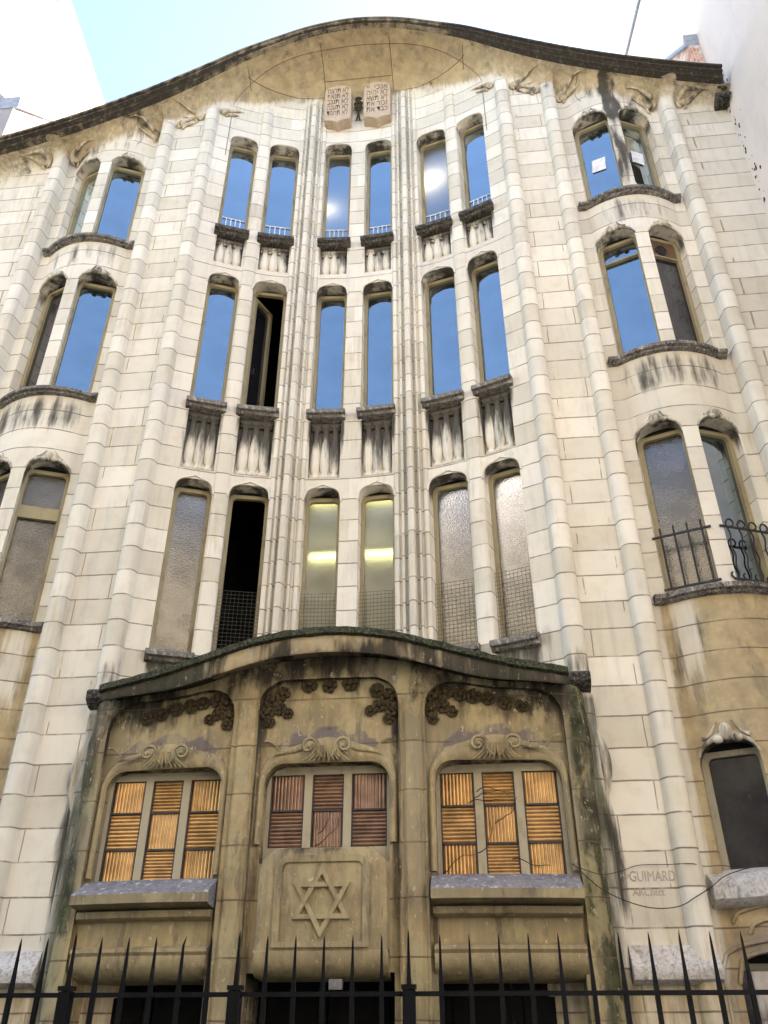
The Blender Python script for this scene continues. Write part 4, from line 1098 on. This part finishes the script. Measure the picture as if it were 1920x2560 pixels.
for pts in ([(1.55, 22.75), (1.42, 22.4), (1.5, 22.2), (1.3, 21.9), (1.33, 21.6)], [(2.0, 22.95), (1.86, 22.6), (1.72, 22.5), (1.74, 22.3)], [(2.86, 19.9), (2.98, 20.2), (3.05, 20.3)]):
    mb.tube([(-7.497, y, z) for y, z in pts], .022, 4)
mb.ball((-7.5, 2.52, 19.35), .10, 6, 4, (.2, .7, 1.5)); off(mb.build('plaster_crack', flat('crack_brown', (.30, .2, .12), .9), t), t)
M_SLATE = flat('slate', (.10, .115, .15), .45, 0)
# houses across the street (behind the viewer): they give the front its bounced light and reflections
def street_house(x0, x1, h, wm, lab, nw, seed):
    t = thing('street_house', lab, 'house', ((x0+x1)/2, -12, 0)); rnd = random.Random(seed)
    hr = h; h = h-2.4; mb = MB(); mb.box(x0, x1, -16, -11.0, 0, h); off(mb.build('wall', wm, t, 20), t)
    mb = MB(); mb.box(x0, x1, -11.0, -10.8, h-.35, h+.03); off(mb.build('cornice', wm, t, 20), t)
    mb = MB(); prism_x(mb, [(-11.15, h+.03), (-12.1, hr+.2), (-13.5, hr+.6), (-16, hr+.6), (-16, h+.03)], x0, x1); off(mb.build('roof', M_SLATE, t, 20), t)
    for k in range(nw-1):
        xc = x0+(k+1)*(x1-x0)/nw; mb = MB(); mb.box(xc-.5, xc+.5, -12.6, -11.2, h+.2, hr-.1); f = off(mb.build('dormer', wm, t, 20), t)
        mb = MB(); mb.box(xc-.36, xc+.36, -11.2, -11.19, h+.4, hr-.3); mb.build('pane', M_GLASSD, f)
    for fl in range(int((h-1)/3.1)):
        for k in range(nw):
            xc = x0+(k+.5)*(x1-x0)/nw; z = 1.0+fl*3.1
            mb = MB(); mb.box(xc-.5, xc+.5, -11.0, -10.96, z, z+1.9); f = off(mb.build('window', M_WBAR, t), t)
            mb = MB(); mb.box(xc-.44, xc-.03, -10.96, -10.952, z+.06, z+1.84); mb.box(xc+.03, xc+.44, -10.96, -10.952, z+.06, z+1.84); mb.build('pane', M_GLASSD, f)
            mb = MB(weld=False)
            mb.bar((xc-.6, -10.8, z+.9), (xc+.6, -10.8, z+.9), .03)
            for q in range(9): mb.bar((xc-.56+q*.14, -10.8, z), (xc-.56+q*.14, -10.8, z+.9), .015)
            mb.build('balcony_rail', M_IRON, f)
street_house(-16, -4.2, 15.6, M_OPP, 'unseen honey coloured house across the street with balcony rails', 5, 1)
mb = MB(); mb.box(-15, -7.5, -15.8, -12.5, 15.5, 20.5); mb.box(-9, -8.4, -13.2, -12.6, 20.5, 21.8)  # unseen attic and chimney, added to vary the reflections in the panes
hh = [o for o in C.objects if o.name.startswith('street_house')][0]; off(mb.build('added_attic', M_STUCR, hh, 20), hh)
street_house(-4.2, 5.0, 15.2, M_OPP, 'unseen honey stone house directly facing the synagogue across the street', 4, 2)
street_house(5.0, 16, 16.2, M_STUCR, 'unseen pinkish rendered house across the street on the right', 5, 3)

# ------------------------------------------------------------------ ground
mb = MB(); mb.box(-60, 60, -60, 60, -.30, -.12); tag(mb.build('road', M_ASPH, None), 'grey asphalt street behind the viewer', 'road', kind='structure')
mb = MB(); mb.box(-30, 30, -5.0, .6, -.125, 0.0); tag(mb.build('pavement', M_GROUND, None), 'pale paving between the railing and the synagogue doors', 'pavement', kind='structure')
mb = MB(); mb.box(-30, 30, -11.0, -8.8, -.125, -.002); tag(mb.build('pavement', M_GROUND, None), 'paving along the houses across the street', 'pavement', kind='structure')

# ------------------------------------------------------------------ light, sky, camera
w = bpy.data.worlds.new('World'); bpy.context.scene.world = w; w.use_nodes = True
nt = w.node_tree; bg = nt.nodes['Background']; sky = nt.nodes.new('ShaderNodeTexSky'); sky.sky_type = 'NISHITA'; sky.sun_disc = False
sky.sun_elevation = SUN_EL; sky.sun_rotation = SUN_AZ; sky.air_density = 1.0; sky.dust_density = 1.0; sky.ozone_density = 1.0
nt.links.new(sky.outputs[0], bg.inputs[0]); bg.inputs[1].default_value = SKY_STRENGTH
ld = bpy.data.lights.new('sun', 'SUN'); ld.energy = SUN_STRENGTH; ld.angle = rad(.5); ld.color = (1, .93, .82)
so = bpy.data.objects.new('sun', ld); C.objects.link(so)
d = Vector((math.sin(SUN_AZ)*math.cos(SUN_EL), math.cos(SUN_AZ)*math.cos(SUN_EL), math.sin(SUN_EL)))
so.rotation_euler = d.to_track_quat('Z', 'Y').to_euler()
cd = bpy.data.cameras.new('camera'); cam = bpy.data.objects.new('camera', cd); C.objects.link(cam)
cd.sensor_fit = 'AUTO'; cd.sensor_width = 36; cd.lens = 36*2070.7/2560; cd.clip_end = 500; cd.clip_start = .05
cam.location = (1.2527, -7.5715, 1.6); cam.rotation_euler = (rad(90+32.2), 0, rad(5.9))
sc = bpy.context.scene; sc.camera = cam
sc.view_settings.view_transform = 'Standard'; sc.view_settings.look = 'None'; sc.view_settings.exposure = EXPOSURE; sc.view_settings.gamma = 1
sc.render.engine = 'CYCLES'; sc.cycles.max_bounces = 8; sc.cycles.diffuse_bounces = 4; sc.cycles.use_denoising = True
